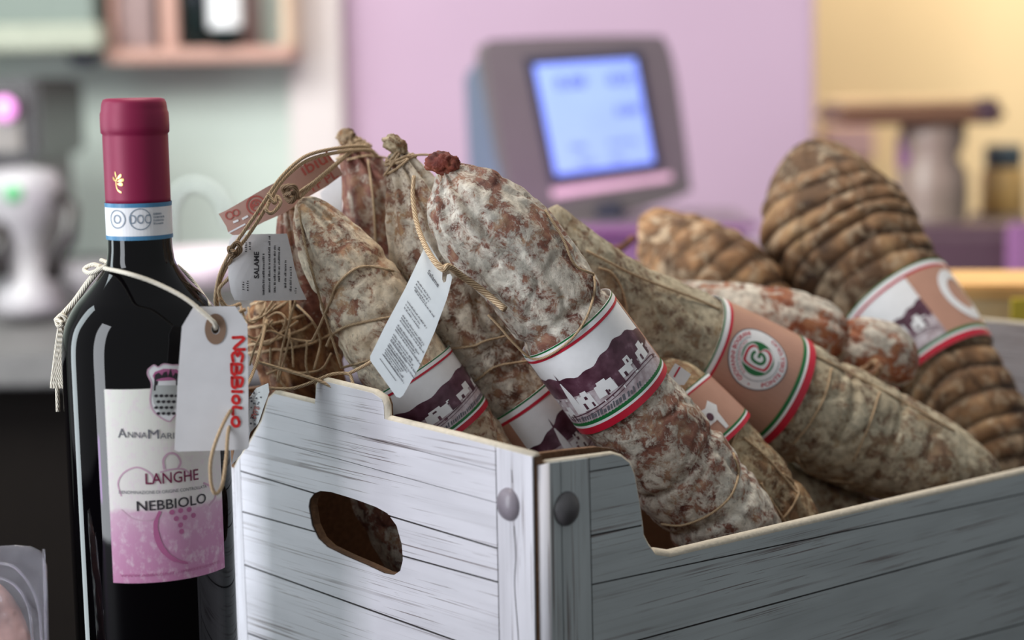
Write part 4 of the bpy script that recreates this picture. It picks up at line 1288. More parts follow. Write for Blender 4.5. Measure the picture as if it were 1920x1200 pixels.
# white data tag
def f2(x, y):
    t = (y - 450) / 300.0
    return 0.812 - 0.020 * t + 0.018 * (t - 0.5) ** 2 + (x - 770) * 0.00005
T2o = [(799, 452), (803, 455), (822, 487), (830, 500), (829, 524), (832, 530), (836, 528), (838, 515), (844, 513), (848, 519), (846, 530), (838, 560), (815, 622), (785, 690), (756, 741), (750, 746), (743, 744), (694, 676), (694, 668), (720, 615), (760, 540), (793, 470)]
T2 = tagmesh('paper_tag', T2o, f2, M['paper_blue'], 'white slanted paper tag with printed data, hanging in front of the left band', 'tag', maxlen=18)
U2, V2 = (0.58, 0.81), (0.44, -0.90)
def loc2(o, a, b):
    return (o[0] + a * U2[0] + b * V2[0], o[1] + a * U2[1] + b * V2[1])
pr = []
for (o, ln, rows, lh, sd) in (((782, 528), 50, 3, 6.0, 1), ((777, 545), 66, 1, 6, 2), ((763, 566), 76, 3, 6.5, 3), ((754, 592), 88, 3, 5.2, 4), ((745, 610), 86, 3, 5.0, 5), ((737, 628), 84, 3, 5.0, 6), ((729, 645), 84, 3, 5, 7), ((721, 662), 82, 2, 5, 8)):
    for i in range(rows):
        oo = loc2(o, 0, -lh * i)
        pr += affine(fine_lines(1, 0, ln, lambda i: 0, 3.3, sd * 10 + i), oo, U2, V2)
pr += affine(text_at('Salame', (0, 0), (34, 0), (0, 8), 0.01), (801, 512), U2, V2)
decal('printed_text', pr, dsurf(f2), M['greyink'], T2, 0.0002, flip=True)
tb_ = []
for i in range(5):
    a = loc2((713, 668), 0, -i * 0.0 ) if False else (711 + i * 7.2, 658 - i * 8 + 12)
for i in range(5):
    o_ = (712 + i * 5.0, 672 - i * 8.5)
    tb_ += stroke([o_, (o_[0] + 40 * 0.58 * 1.3, o_[1] + 40 * 0.81 * 1.3)], 1.0)
decal('printed_table', tb_, dsurf(f2), M['greyink'], T2, 0.0002, flip=True)
# SALAME tag
f3 = lambda x, y: 0.846 + (x - 480) * 0.00004 + 0.006 * ((x - 500) / 75) ** 2
T3 = tagmesh('paper_tag', [(436, 441), (470, 439), (538, 438), (546, 470), (552, 500), (562, 535), (575, 562), (520, 564), (440, 563), (433, 548), (428, 520), (427, 480), (430, 450)], f3, M['paper_grey'], 'grey-white card tag with rotated word SALAME above the tangled twine', 'tag', maxlen=18)
pr = text_at('SALAME', (485, 522), (0, -50), (-9, 0), 0.03)
pr = text_at('SALAME', (486, 522), (0, -50), (-10, 0), 0.03)
decal('printed_word', [[(2 * 481 - x, y) for x, y in p] for p in pr] if False else pr, dsurf(f3), M['ink'], T3, 0.0003, flip=True)
pr = []
for x, y0, y1, sd in ((496, 553, 441, 1), (507, 548, 441, 2), (517, 548, 444, 3), (525, 528, 462, 4), (537, 540, 458, 5), (547, 546, 500, 6), (556, 550, 535, 7), (463, 472, 446, 8), (470, 468, 448, 9), (458, 543, 522, 10), (466, 545, 518, 11)):
    pr += affine(fine_lines(1, 0, (y0 - y1), lambda i: 0, 4.2, 50 + sd), (x, y0), (0, -1), (-1, 0))
decal('printed_text', pr, dsurf(f3), M['ink'], T3, 0.0003, flip=True)
# pink printed strip
f4 = lambda x, y: 0.866 + (x - 530) * 0.00010 + 0.000002 * (x - 520) ** 2 * 0.2
T4 = tagmesh('printed_strip', [(410, 401), (425, 394), (460, 374), (496, 353), (535, 332), (575, 305), (600, 292), (616, 291), (630, 306), (643, 327), (612, 350), (580, 368), (534, 399), (495, 416), (463, 433), (441, 443), (428, 436), (424, 424)], f4, M['pink_tag'], 'long dusty pink printed paper strip at the top left, crossed by twine arcs', 'tag', maxlen=22)
d4u, d4v = (0.86, -0.5), (-0.52, -0.85)
decal('printed_lettering', text_at('ibiul', (572, 330), (d4u[0] * 60, d4u[1] * 60), (d4v[0] * 24, d4v[1] * 24), 0.01) + text_at('rr PL', (588, 359), (d4u[0] * 56, d4u[1] * 56), (d4v[0] * 15, d4v[1] * 15), 0.01), dsurf(f4), M['redtext'], T4, 0.0003, flip=True)
decal('printed_seal', ring(480, 385, 9, 11.5, 28) + [[(480 + (x - 480) * 1, y) for x, y in p] for p in ring(480, 385, 16, 18.5, 32)] + text_at('BG', (472, 392), (14, -8), (-4, -8), 0.03) + ring(430, 404, 6, 8, 20) + ring(442, 399, 5, 7, 20), dsurf(f4), M['redtext'], T4, 0.0003, flip=True)
decal('printed_seal', [], dsurf(f4), M['redtext'], T4) if False else None
decal('printed_dash', stroke([(437, 417), (447, 413)], 4) + stroke([(454, 411), (465, 405)], 4) + stroke([(428, 437), (460, 420)], 3), dsurf(f4), M['paper'], T4, 0.0003, flip=True)
# white slip behind the pink strip
f5 = lambda x, y: 0.905
tagmesh('paper_slip', [(618, 345), (640, 330), (641, 350), (640, 418), (634, 424), (606, 385), (600, 362)], f5, M['paper'], 'blank white paper slip between the pink strip and the reddish salami', 'tag')
# curled torn tag at the crate's left top corner
f6 = lambda x, y: 0.842 + 0.010 * math.sin((x - 440) / 20.0) - (y - 700) * 0.00002
T6 = tagmesh('torn_paper_tag', [(468, 745), (480, 728), (503, 718), (505, 735), (494, 765), (484, 795), (470, 810), (462, 832), (452, 852), (440, 866), (434, 872), (440, 840), (466, 800)], f6, M['paper'], 'torn patterned paper curling over the left top corner of the crate', 'tag', maxlen=10)
rr_ = random.Random(3)
decal('printed_pattern', [circle(480 + rr_.uniform(-10, 16) - k * 3, 735 + k * 10 + rr_.uniform(-3, 3), 1.2 + rr_.random(), 6) for k in range(7) for _ in range(4) if 0 < 1] , dsurf(f6), M['greyink'], T6, 0.0004, flip=True)
decal('printed_lettering', text_at('SALE', (470, 782), (8, -22), (9, 4), 0.02), dsurf(f6), M['redtext'], T6, 0.0005, flip=True)
# little white tag corner above the pink cow band
f7 = lambda x, y: 0.872
T7 = tagmesh('paper_tag', [(1252, 703), (1266, 681), (1274, 686), (1296, 702), (1283, 722), (1272, 722)], f7, M['paper'], 'tiny white folded paper corner with red edge beside the front band', 'tag')
decal('red_stripe', stroke([(1264, 707), (1275, 688)], 3.5), dsurf(f7), M['red'], T7, 0.0003, flip=True)

# ------------------------------------------------------------------ wine bottle
BD = 0.82
bx0 = P(293, 1200, BD)
# axis passes through pixel (290,1100) at depth BD
q = P(291, 1100, BD)
BX, BY = q.x, q.y + 0.0
bottle = thing('wine_bottle', 'dark glass red wine bottle with burgundy capsule and pink NEBBIOLO label', 'bottle', (BX, BY, 0))
def bz(py):
    # height on the bottle axis for an image row
    lo, hi = -0.05, 0.4
    for _ in range(40):
        m_ = (lo + hi) / 2
        v = Vector((BX, BY, m_)) - CAM
        y = 600 - v.dot(UPV) / v.dot(FWD) * FPX
        if y > py:
            lo = m_
        else:
            hi = m_
    return (lo + hi) / 2
k = BD / FPX
RB = 149 * k
prof = [(RB * 0.55, 0.004), (RB * 0.9, 0.0), (RB * 0.99, 0.003), (RB, 0.012)]
sh = [(700, 150), (660, 149.5), (630, 147), (605, 141), (585, 132), (565, 119), (548, 104), (532, 90), (516, 77), (502, 67.5), (490, 62), (475, 59.5), (455, 58), (380, 57), (260, 56.5), (215, 56), (186, 50)]
shc = catmull([(float(bz(y)), r * k) for y, r in sh], 5)
prof += [(r, z) for z, r in shc]
prof.append((0.004, bz(184)))
lathe('glass_body', prof, (BX, BY, 0), M['glass'], bottle, 96)
capr = [(57.6, 380), (57.8, 370), (58, 256), (57.6, 251), (60.5, 248), (61, 235), (60.6, 212), (58.6, 207), (58, 200), (57, 193), (54, 186), (46, 183.5), (5, 183)]
lathe('capsule', [(r * k + 0.0002, bz(y)) for r, y in capr], (BX, BY, 0), M['foil'], bottle, 72)
def bsurf(r0):
    vdir = Vector((CAM.x - BX, CAM.y - BY, 0)).normalized()
    side = Vector((-vdir.y, vdir.x, 0))
    def s(x, y, off):
        th = x / RB
        return Vector((BX, BY, y)) + (vdir * math.cos(th) + side * math.sin(th)) * (r0 + off)
    return s
def buv(px, py, r0=RB):
    ray = (P(px, py, 1) - CAM)
    dx, dy = ray.x, ray.y
    ox, oy = CAM.x - BX, CAM.y - BY
    a = dx * dx + dy * dy; b = 2 * (ox * dx + oy * dy); c = ox * ox + oy * oy - r0 * r0
    disc = max(0.0, b * b - 4 * a * c)
    t = (-b - math.sqrt(disc)) / (2 * a)
    hp = CAM + ray * t
    vdir = Vector((CAM.x - BX, CAM.y - BY, 0)).normalized()
    side = Vector((-vdir.y, vdir.x, 0))
    v = Vector((hp.x - BX, hp.y - BY, 0))
    return (math.atan2(v.dot(side), v.dot(vdir)) * RB, hp.z)
SB = bsurf(RB)
lx0 = buv(204, 900)[0]; lx1 = buv(416, 950)[0]
lz1 = buv(240, 730)[1]; lz0 = buv(290, 1092)[1]
nx = 40
polys = [[(lx0 + (lx1 - lx0) * i / nx, lz0 + (lz1 - lz0) * j / 6), (lx0 + (lx1 - lx0) * (i + 1) / nx, lz0 + (lz1 - lz0) * j / 6), (lx0 + (lx1 - lx0) * (i + 1) / nx, lz0 + (lz1 - lz0) * (j + 1) / 6), (lx0 + (lx1 - lx0) * i / nx, lz0 + (lz1 - lz0) * (j + 1) / 6)] for i in range(nx) for j in range(6)]
lab = solid('label', bm_polys(polys), SB, 0.0003, None, label_mat(), bottle, smooth=True, uvscale=lambda c: ((c[0] - lx0) / (lx1 - lx0), (c[1] - lz0) / (lz1 - lz0)), label='cream and pink paper label')
ORG[lab] = ORG[bottle]
def btxt(body, p0, p1, hpx, bold=0.0):
    a, b = buv(*p0), buv(*p1)
    u = (b[0] - a[0], b[1] - a[1])
    h = hpx * 0.79 / FPX
    return text_at(body, a, u, (0, h), bold)
bt_ = btxt('A', (222, 820), (238, 820), 17) + btxt('NNA', (240, 820), (276, 821), 11) + btxt('M', (278, 822), (298, 822), 17) + btxt('ARI', (300, 822), (326, 822), 11) + btxt('A', (328, 822), (342, 822), 11)
decal('producer_lettering', bt_, SB, M['greyink'], lab, 0.0006, 0.004)
decal('appellation_lettering', btxt('LANGHE', (273, 908), (371, 899), 21, 0.008), SB, M['maroonink'], lab, 0.0006, 0.004)
decal('variety_lettering', btxt('NEBBIOLO', (257, 958), (385, 942), 19, 0.01), SB, M['ink'], lab, 0.0006, 0.004)
decal('small_lettering', btxt('DENOMINAZIONE DI ORIGINE CONTROLLATA', (224, 925), (386, 914), 6), SB, M['greyink'], lab, 0.0006, 0.004)
decal('small_lettering', btxt('WWW.ABBAZIA.IT - IMBOTTIGLIATO', (226, 1081), (410, 1055), 5), SB, M['mauve_deep'], lab, 0.0006, 0.004)
def bstroke(pts, wpx, sm=8):
    return stroke([buv(*p) for p in pts], [w_ * 0.79 / FPX for w_ in wpx] if isinstance(wpx, (list, tuple)) else wpx * 0.79 / FPX, smooth=sm)
decal('printed_swirl', bstroke([(300, 958), (292, 980), (294, 1005), (305, 1030), (325, 1048), (352, 1056)], [6, 8, 10, 10, 8, 5, 2]), SB, M['mauve_deep'], lab, 0.0005)
decal('printed_cluster', bstroke([(228, 930), (222, 905), (234, 885), (258, 876), (282, 888), (290, 905)], 3) + bstroke([(308, 880), (306, 862), (316, 850), (330, 852), (338, 866), (332, 880)], 4) + bstroke([(300, 885), (320, 880), (345, 880), (360, 895)], 3) + bstroke([(380, 905), (398, 915), (402, 932), (390, 948)], 4) + bstroke([(300, 965), (280, 975), (250, 972), (228, 955)], 2), SB, M['mauve'], lab, 0.00045)
gr = []
for px, py in ((322, 960), (338, 957), (354, 955), (330, 972), (346, 970), (338, 984), (362, 966), (340, 996)):
    u, v = buv(px, py)
    gr.append(circle(u, v, 5.0 * 0.79 / FPX, 12))
decal('printed_grapes', gr, SB, M['mauve_deep'], lab, 0.00045)
# crest
def bpoly(pts):
    return [buv(*p) for p in pts]
crest = [(277, 693), (288, 684), (296, 688), (306, 682), (322, 684), (334, 684), (346, 690), (344, 705), (338, 716), (340, 745), (335, 768), (322, 785), (316, 790), (300, 782), (286, 768), (281, 748), (284, 720), (277, 703)]
decal('crest', [bpoly(crest)], SB, M['paper'], lab, 0.0005, 0.004)
decal('crest_field', [bpoly([(290, 697), (306, 691), (330, 692), (338, 700), (332, 712), (290, 714), (286, 704)])], SB, M['mauve_deep'], lab, 0.0006, 0.004)
decal('crest_shield', [bpoly([(287, 722), (337, 722), (334, 745), (328, 764), (316, 780), (300, 772), (288, 756), (285, 738)])], SB, M['crestgrey'], lab, 0.0006, 0.004)
decal('crest_outline', bstroke(crest + [crest[0]], 2.2, 3), SB, M['mauve'], lab, 0.00065)
cd_ = [bpoly([(289, 712), (290, 702), (297, 698), (303, 704), (306, 698), (312, 696), (314, 706), (319, 690), (323, 706), (328, 698), (334, 702), (336, 714), (337, 730), (288, 732)])]
for r_ in range(4):
    for c_ in range(5 - r_ // 2):
        x_, y_ = 292 + c_ * 9.5 + (r_ % 2) * 4, 742 + r_ * 11
        cd_.append(bpoly([(x_ - 4, y_), (x_ - 1, y_ - 3), (x_ + 3, y_ - 3), (x_ + 4, y_ + 1), (x_, y_ + 3)]))
decal('crest_figures', cd_, SB, M['ink'], lab, 0.0007)
# neck band
NR = 58.2 * k
def NB(x, y, off):
    return bsurf(NR)(x, y, off)
def nuv(px, py):
    return buv(px, py, NR)
z0, z1 = bz(446), bz(378)
C_ = PI * RB
def nstrip(nm, a, b, mat, off, parent):
    return decal(nm, [[(-C_ + 2 * C_ * i / 60, a), (-C_ + 2 * C_ * (i + 1) / 60, a), (-C_ + 2 * C_ * (i + 1) / 60, b), (-C_ + 2 * C_ * i / 60, b)] for i in range(60)], NB, mat, parent, off)
nbn = nstrip('neck_band', z0, z1, M['paper'], 0.0004, bottle)
ORG[nbn] = ORG[bottle]
nstrip('blue_stripe', z1 - 0.0018, z1, M['blueprint'], 0.0005, nbn)
nstrip('blue_stripe', z0, z0 + 0.0018, M['blueprint'], 0.0005, nbn)
u1, v1 = nuv(221, 411); u2, v2 = nuv(263, 411)
kk = RB / NR
def nring_(u, v, r0, r1):
    return [[(u + (x - u) * kk, y) for x, y in p] for p in ring(u, v, r0, r1, 30)]
decal('printed_seals', nring_(u1, v1, 0.0036, 0.0041) + nring_(u2, v2, 0.0043, 0.0047) + text_at('DOC', (u2 - 0.0042 * kk, v2 - 0.002), (0.0084 * kk, 0), (0, 0.004), 0.0) + nring_(u1, v1, 0.0014, 0.0020) + fine_lines(4, nuv(287, 411)[0], nuv(306, 411)[0], lambda i: v2 - 0.0026 + i * 0.0014, 0.001, 5), NB, M['greyblue'], nbn, 0.0006)
# gold sprig on the capsule
CR = 58 * k + 0.0002
SC_ = bsurf(CR)
def cuv(px, py):
    return buv(px, py, CR)
sp = stroke([cuv(*p) for p in ((228, 361), (221, 356), (218, 345), (219, 335))], 0.0007, smooth=6)
for (a, b) in (((219, 335), (216, 322)), ((219, 336), (228, 328)), ((221, 340), (233, 337)), ((218, 340), (212, 333)), ((220, 345), (231, 346))):
    u, v = cuv(*a); u_, v_ = cuv(*b)
    sp += stroke([(u, v), ((u + u_) / 2, (v + v_) / 2), (u_, v_)], [0.0004, 0.0013, 0.0013, 0.0004], smooth=4)
decal('gold_sprig', sp, SC_, M['gold'], bottle, 0.00025)
# cord round the neck: part of the swing tag
cordp = [pix_curve([(196, 503, 0.79), (240, 513, 0.772), (290, 530, 0.770), (345, 558, 0.769), (385, 590, 0.7695), (402, 606, 0.7705), (404, 616, 0.7735)]),
         pix_curve([(196, 503, 0.80), (175, 496, 0.805), (158, 505, 0.81), (170, 512, 0.80), (196, 500, 0.795), (205, 495, 0.80), (190, 488, 0.81)]),
         pix_curve([(332, 498, 0.812), (355, 520, 0.815), (376, 547, 0.812), (394, 575, 0.80)])]
for f_ in cordp:
    tubes('cord', [f_], 0.0010, M['cord'], T1, 8)
mem = [pix_curve([(190, 500, 0.80), (165, 530, 0.81), (140, 565, 0.82), (118, 590, 0.822), (112, 600, 0.822)])]
tubes('cord', mem, 0.0014, M['cord'], T1, 8)
tas = []
for dx in (-9, -5, -1, 3, 7, 10):
    tas.append(pix_curve([(114, 598, 0.822), (112 + dx * 0.5, 640, 0.822), (108 + dx * 1.0, 700 + abs(dx), 0.822), (110 + dx * 1.4, 728 + (44 if dx == -1 else 0), 0.822)]))
tas.append(pix_curve([(104, 600, 0.822), (116, 590, 0.818), (124, 602, 0.818), (110, 612, 0.818), (106, 598, 0.82), (118, 606, 0.816)]))
tubes('tassel', tas, 0.0010, M['cord'], T1, 7)

# ------------------------------------------------------------------ plastic wrapped pack, lower left
mt, nt, b = newmat('clear_plastic_film')
b.inputs['Base Color'].default_value = (0.9, 0.88, 0.95, 1)
b.inputs['Transmission Weight'].default_value = 0.85
b.inputs['Roughness'].default_value = 0.12
b.inputs['IOR'].default_value = 1.25
M['film'] = mt
M['meat'] = plain('pale_cured_slices', (190, 140, 120), 0.5, vary=0.3, scale=70)
pk = thing('vacuum_pack', 'clear plastic vacuum pack of pale slices at the lower left corner', 'package', tuple(P(0, 1200, 0.79)))
def pks(x, y, off):
    wv = 0.0015 * noise.noise(Vector((x * 0.02, y * 0.02, 1))) + 0.0008 * noise.noise(Vector((x * 0.07, y * 0.05, 3)))
    return P(x, y, 0.785 + wv - off)
pko = [(-120, 1030), (-40, 1026), (30, 1022), (60, 1025), (78, 1034), (88, 1060), (90, 1120), (93, 1260), (95, 1480), (-120, 1480)]
solid('film', bm2d(pko, (), 14), pks, 0.004, -0.002, M['film'], pk, smooth=True, flip=True)
bmm = bm2d(circle(-40, 1290, 110, 40, 210), (), 20)
solid('slices', bmm, pks, 0.003, -0.001, M['meat'], pk, smooth=True, flip=True)
seam = [pix_curve([(82, 1030, 0.780), (84, 1100, 0.780), (86, 1200, 0.780), (88, 1400, 0.780)]), pix_curve([(-100, 1062, 0.779), (0, 1056, 0.779), (40, 1075, 0.779), (70, 1130, 0.779), (78, 1200, 0.779)]), pix_curve([(-100, 1085, 0.779), (5, 1085, 0.779), (50, 1130, 0.779), (62, 1210, 0.779)])]
tubes('crimped_seam', seam, 0.0006, M['film'], pk, 6)

# ------------------------------------------------------------------ background things
def bpix(name, x0, y0, x1, y1, D, depth, mat, parent=None, bevel=0.004, rotz=0.0, label=None, seg=2):
    a, c = P(x0, y0, D), P(x1, y1, D)
    return box(name, ((a.x + c.x) / 2, (a.y + c.y) / 2 + depth / 2, (a.z + c.z) / 2), (abs(c.x - a.x), depth, abs(a.z - c.z)), mat, parent, bevel, rotz, 0.0, seg, label)
# yellow carton behind the crate
M['carton'] = plain('ochre_carton', (226, 176, 112), 0.6, vary=0.1, scale=30)
M['carton_side'] = plain('cream_carton_side', (226, 196, 150), 0.6, vary=0.12, scale=40)
M['yellow'] = plain('yellow_print', (220, 196, 70), 0.6)
bp_ = thing('carton', 'flat ochre and cream carton behind the far end of the crate', 'box', tuple(P(1900, 600, 1.3)))
box('carton_body', P(1915, 575, 1.29) + Vector((0.03, 0.03, -0.035)), (0.15, 0.10, 0.10), M['carton_side'], bp_, 0.002, rotz=math.radians(-8))
box('lid', P(1915, 545, 1.29) + Vector((0.03, 0.03, 0.0)), (0.154, 0.104, 0.012), M['carton'], bp_, 0.002, rotz=math.radians(-8))
box('printed_patch', P(1912, 592, 1.26) + Vector((0.0, 0.0, 0.0)), (0.012, 0.004, 0.024), M['yellow'], bp_, 0.0005, rotz=math.radians(-8))
bs_ = box('carton_stand', (0.40, 1.33, 0.027), (0.14, 0.10, 0.052), M['dark'], None, 0.003)
tag(bs_, 'dark block carrying the ochre carton behind the crate', 'stand')
# price-computing scale
M['case'] = plain('silver_grey_housing', (92, 84, 86), 0.4, vary=0.04)
M['case_side'] = plain('blue_grey_housing_side', (90, 98, 116), 0.4, vary=0.04)
M['bezel'] = plain('dark_screen_bezel', (40, 40, 56), 0.4)
M['screen'] = plain('lit_blue_screen', (128, 152, 236), 0.3, vary=0.05, scale=20, emit=0.5)
M['scrtext'] = plain('screen_characters', (60, 70, 150), 0.4)
M['strip'] = plain('pale_pink_label_strip', (206, 170, 184), 0.5)
SD = 2.25
scl = thing('shop_scale', 'grey electronic shop scale with lit blue display on the back counter', 'scale', (xat(1130, SD), SD, 0))
yaw = math.radians(-9)
# housing: rounded box from an outline, facing the camera and slightly to the right
hc = P(1090, 230, SD)
kx = SD / FPX
Rz = Matrix.Rotation(math.radians(20), 3, 'Z')
tl = Matrix.Rotation(math.radians(-8), 3, 'X')
def hs(x, y, off):
    # local pixel-scaled housing coords -> world
    v = Vector(((x + 6 - 0.06 * y) * kx * 1.08, -off, (y) * kx * 1.04))
    return hc + Rz @ (tl @ v)
ho = catmull([(-168, 132), (-160, 148), (-130, 152), (0, 156), (150, 156), (172, 148), (184, 100), (188, 0), (188, -110), (180, -134), (90, -160), (0, -172), (-80, -176), (-135, -172), (-150, -120), (-160, 0), (-166, 100), (-168, 132)], 5)[:-1]
solid('housing_front', bm2d(ho), hs, 0.0, -0.03, M['case'], scl, flip=True)
ho2 = [(x * 0.97, y * 0.98) for x, y in ho]
def hs2(x, y, off):
    f = min(1.0, max(0.0, -off / 0.11))
    return hs(x * (1 - 0.18 * f) - 38 * f + 0.12 * y * f, y * (1 - 0.10 * f) - 14 * f, off)
solid('housing_back', bm2d(ho2), hs2, -0.025, -0.11, M['case_side'], scl, flip=True)
bz_ = solid('screen_bezel', bm2d([(-98, 118), (122, 128), (134, -88), (-78, -108)]), hs, 0.003, 0.0, M['bezel'], scl, flip=True)
ORG[bz_] = ORG[scl]
so = [(-82, 104), (108, 113), (120, -76), (-66, -93)]
scn = solid('screen', bm2d(so), hs, 0.004, 0.003, M['screen'], scl, flip=True, label='lit blue screen')
ORG[scn] = ORG[scl]
def st(b, x, y, w_, h_):
    return text_at(b, (x, y), (w_, w_ * 0.05), (2, h_), 0.02)
decal('screen_characters', st('0.00', -48, 60, 56, 22) + st('0.0', 50, 66, 46, 20) + st('0.00', 58, 10, 44, 18) + st('TARA', -36, -50, 30, 10) + st('EUR/kg', 36, -44, 60, 8) + st('PLU', -20, -78, 26, 10) + st('KG', 40, -72, 20, 10), hs, M['scrtext'], scn, 0.0045, flip=True)
solid('label_strip', bm2d([(-76, -118), (152, -96), (152, -110), (-76, -134)]), hs, 0.002, 0.0, M['strip'], scl, flip=True)
box('neck', P(1125, 412, SD) + Vector((0, 0.03, -0.005)), (0.06, 0.05, 0.05), M['bezel'], scl, 0.004)
zb = P(1200, 425, SD).z
box('base', (xat(1215, SD), SD + 0.03, zb / 2 + 0.002), (0.24, 0.2, zb - 0.002), M['case'], scl, 0.012, seg=3)
box('platter', (xat(1225, SD), SD + 0.02, zb + 0.006), (0.245, 0.24, 0.010), plain('steel_platter', (120, 110, 112), 0.3, metal=0.5), scl, 0.004)
for dx in (-0.1, 0.1):
    box('foot', (xat(1215, SD) + dx, SD, 0.003), (0.02, 0.02, 0.006), M['bezel'], scl)
# wall shelf with bottles (top left)
M['salmon'] = plain('salmon_wood', (184, 142, 128), 0.6)
M['tan'] = plain('tan_shelf_back', (206, 180, 156), 0.7)
M['mauvebox'] = plain('mauve_brown_box', (140, 116, 114), 0.6)
M['hood'] = plain('grey_green_panel', (106, 118, 110), 0.5)
M['creamrail'] = plain('cream_rail', (158, 162, 146), 0.6)
SH = 3.15
shf = thing('wall_shelf', 'salmon wooden wall shelf with bottles at the upper left', 'shelf', tuple(P(370, 60, SH)))
bpix('bottom_board', 196, 92, 545, 112, SH, 0.24, M['salmon'], shf)
bpix('side_board', 196, -260, 212, 92, SH, 0.24, M['salmon'], shf)
bpix('divider', 292, -260, 330, 92, SH, 0.24, M['salmon'], shf)
bpix('side_board', 520, -260, 545, 92, SH, 0.24, M['tan'], shf)
bpix('back_board', 200, -260, 545, 92, SH + 0.22, 0.012, M['tan'], shf)
bpix('top_board', 196, -275, 545, -258, SH, 0.24, M['salmon'], shf)
bb = bpix('box', 216, -90, 286, 91, SH + 0.04, 0.10, M['mauvebox'])
tag(bb, 'mauve brown box in the left compartment of the wall shelf', 'box')
def bgbottle(px, py_base, D, rpx, hpx, mat, label, cat='bottle', cap=None, lab=None, group=None, nm='bottle'):
    c = P(px, py_base, D)
    kk_ = D / FPX
    r, h = rpx * kk_, hpx * kk_
    t = thing(nm, label, cat, tuple(c), group)
    lathe('glass_body', [(r * 0.8, 0), (r, h * 0.02), (r, h * 0.6), (r * 0.9, h * 0.67), (r * 0.45, h * 0.76), (r * 0.36, h * 0.8), (r * 0.36, h * 0.98), (r * 0.3, h)], c, mat, t, 32)
    if lab:
        lathe('label', [(r * 1.01, h * 0.12), (r * 1.02, h * 0.13), (r * 1.02, h * 0.5), (r * 1.01, h * 0.51)], c, lab, t, 32)
    if cap:
        lathe('cap', [(r * 0.4, h * 0.85), (r * 0.4, h * 1.01), (r * 0.1, h * 1.012)], c, cap, t, 24)
    return t
M['darkglass'] = plain('dark_green_glass', (18, 30, 30), 0.15)
bgbottle(370, 91, SH + 0.06, 28, 300, M['darkglass'], 'dark green bottle on the wall shelf, beside the divider', cap=M['foil'])
bgbottle(425, 91, SH + 0.02, 32, 310, M['darkglass'], 'dark bottle with a tall white label on the wall shelf', lab=M['paper'])
bgbottle(470, 91, SH + 0.10, 18, 250, M['mauvebox'], 'slim grey-brown bottle at the right end of the wall shelf')
hd = thing('wall_cabinet', 'grey-green wall cabinet with a cream bottom rail at the upper left edge', 'cabinet', tuple(P(60, 20, 3.1)))
bpix('cabinet_body', -200, -260, 172, 48, 3.1, 0.28, M['hood'], hd)
bpix('bottom_rail', -200, 50, 186, 92, 3.08, 0.30, M['creamrail'], hd)
db = P(145, 102, 3.1)
tag(lathe('round_knob', [(0.0, -0.02), (0.022, -0.018), (0.03, 0), (0.022, 0.018), (0.0, 0.02)], db + Vector((0, 0.05, 0)), M['bezel']), 'small dark round fitting under the cream cabinet rail', 'fitting')
# appliances at the left
M['blackapp'] = plain('black_appliance', (34, 28, 28), 0.3)
M['whiteapp'] = plain('white_grey_appliance', (150, 146, 150), 0.35)
M['logo'] = plain('green_logo_print', (84, 150, 104), 0.5)
M['pinklight'] = plain('pink_indicator_light', (226, 140, 214), 0.5, emit=0.9)
bo = thing('microwave', 'black microwave oven with a pink indicator light at the left edge', 'appliance', (xat(-40, 2.75), 2.75, 0))
bpix('case', -160, 150, 74, 300, 2.75, 0.3, M['blackapp'], bo, 0.008)
bpix('door_window', -150, 215, 40, 285, 2.743, 0.01, plain('brown_grey_glass', (104, 96, 90), 0.2), bo, 0.002)
lathe('indicator_light', [(0.016, 0), (0.018, 0.002), (0.014, 0.006), (0.002, 0.008)], P(8, 204, 2.72), M['pinklight'], bo, 24, ax=Matrix.Rotation(PI / 2, 3, 'X'))
bpix('support_box', -150, 300, 60, 498, 2.8, 0.28, M['case'], bo, 0.004)
gr_ = thing('coffee_grinder', 'white-grey grinder with a green round logo at the left edge', 'appliance', (xat(55, 2.4), 2.4, 0))
gc = P(55, 586, 2.42)
kk2 = 2.42 / FPX
lathe('body', [(62 * kk2, 0), (66 * kk2, 0.01), (60 * kk2, 40 * kk2), (34 * kk2, 80 * kk2), (32 * kk2, 120 * kk2), (48 * kk2, 160 * kk2), (68 * kk2, 200 * kk2), (70 * kk2, 240 * kk2), (60 * kk2, 264 * kk2), (20 * kk2, 272 * kk2)], gc, M['whiteapp'], gr_, 40)
lathe('logo', [(18 * kk2, 0), (17 * kk2, 0.002), (1 * kk2, 0.003)], gc + Vector((0, -69 * kk2, 228 * kk2)), M['logo'], gr_, 24, ax=Matrix.Rotation(PI / 2, 3, 'X'))
tubes('handle', [[P(112, 370, 2.38), P(132, 390, 2.37), P(128, 440, 2.36), P(104, 480, 2.36), P(98, 520, 2.37)]], 0.012, M['blackapp'], gr_, 10, 'dark handle')
tubes('handle', [[P(8, 420, 2.38), P(0, 470, 2.37), P(4, 520, 2.37)]], 0.011, M['blackapp'], gr_, 10, 'dark handle')
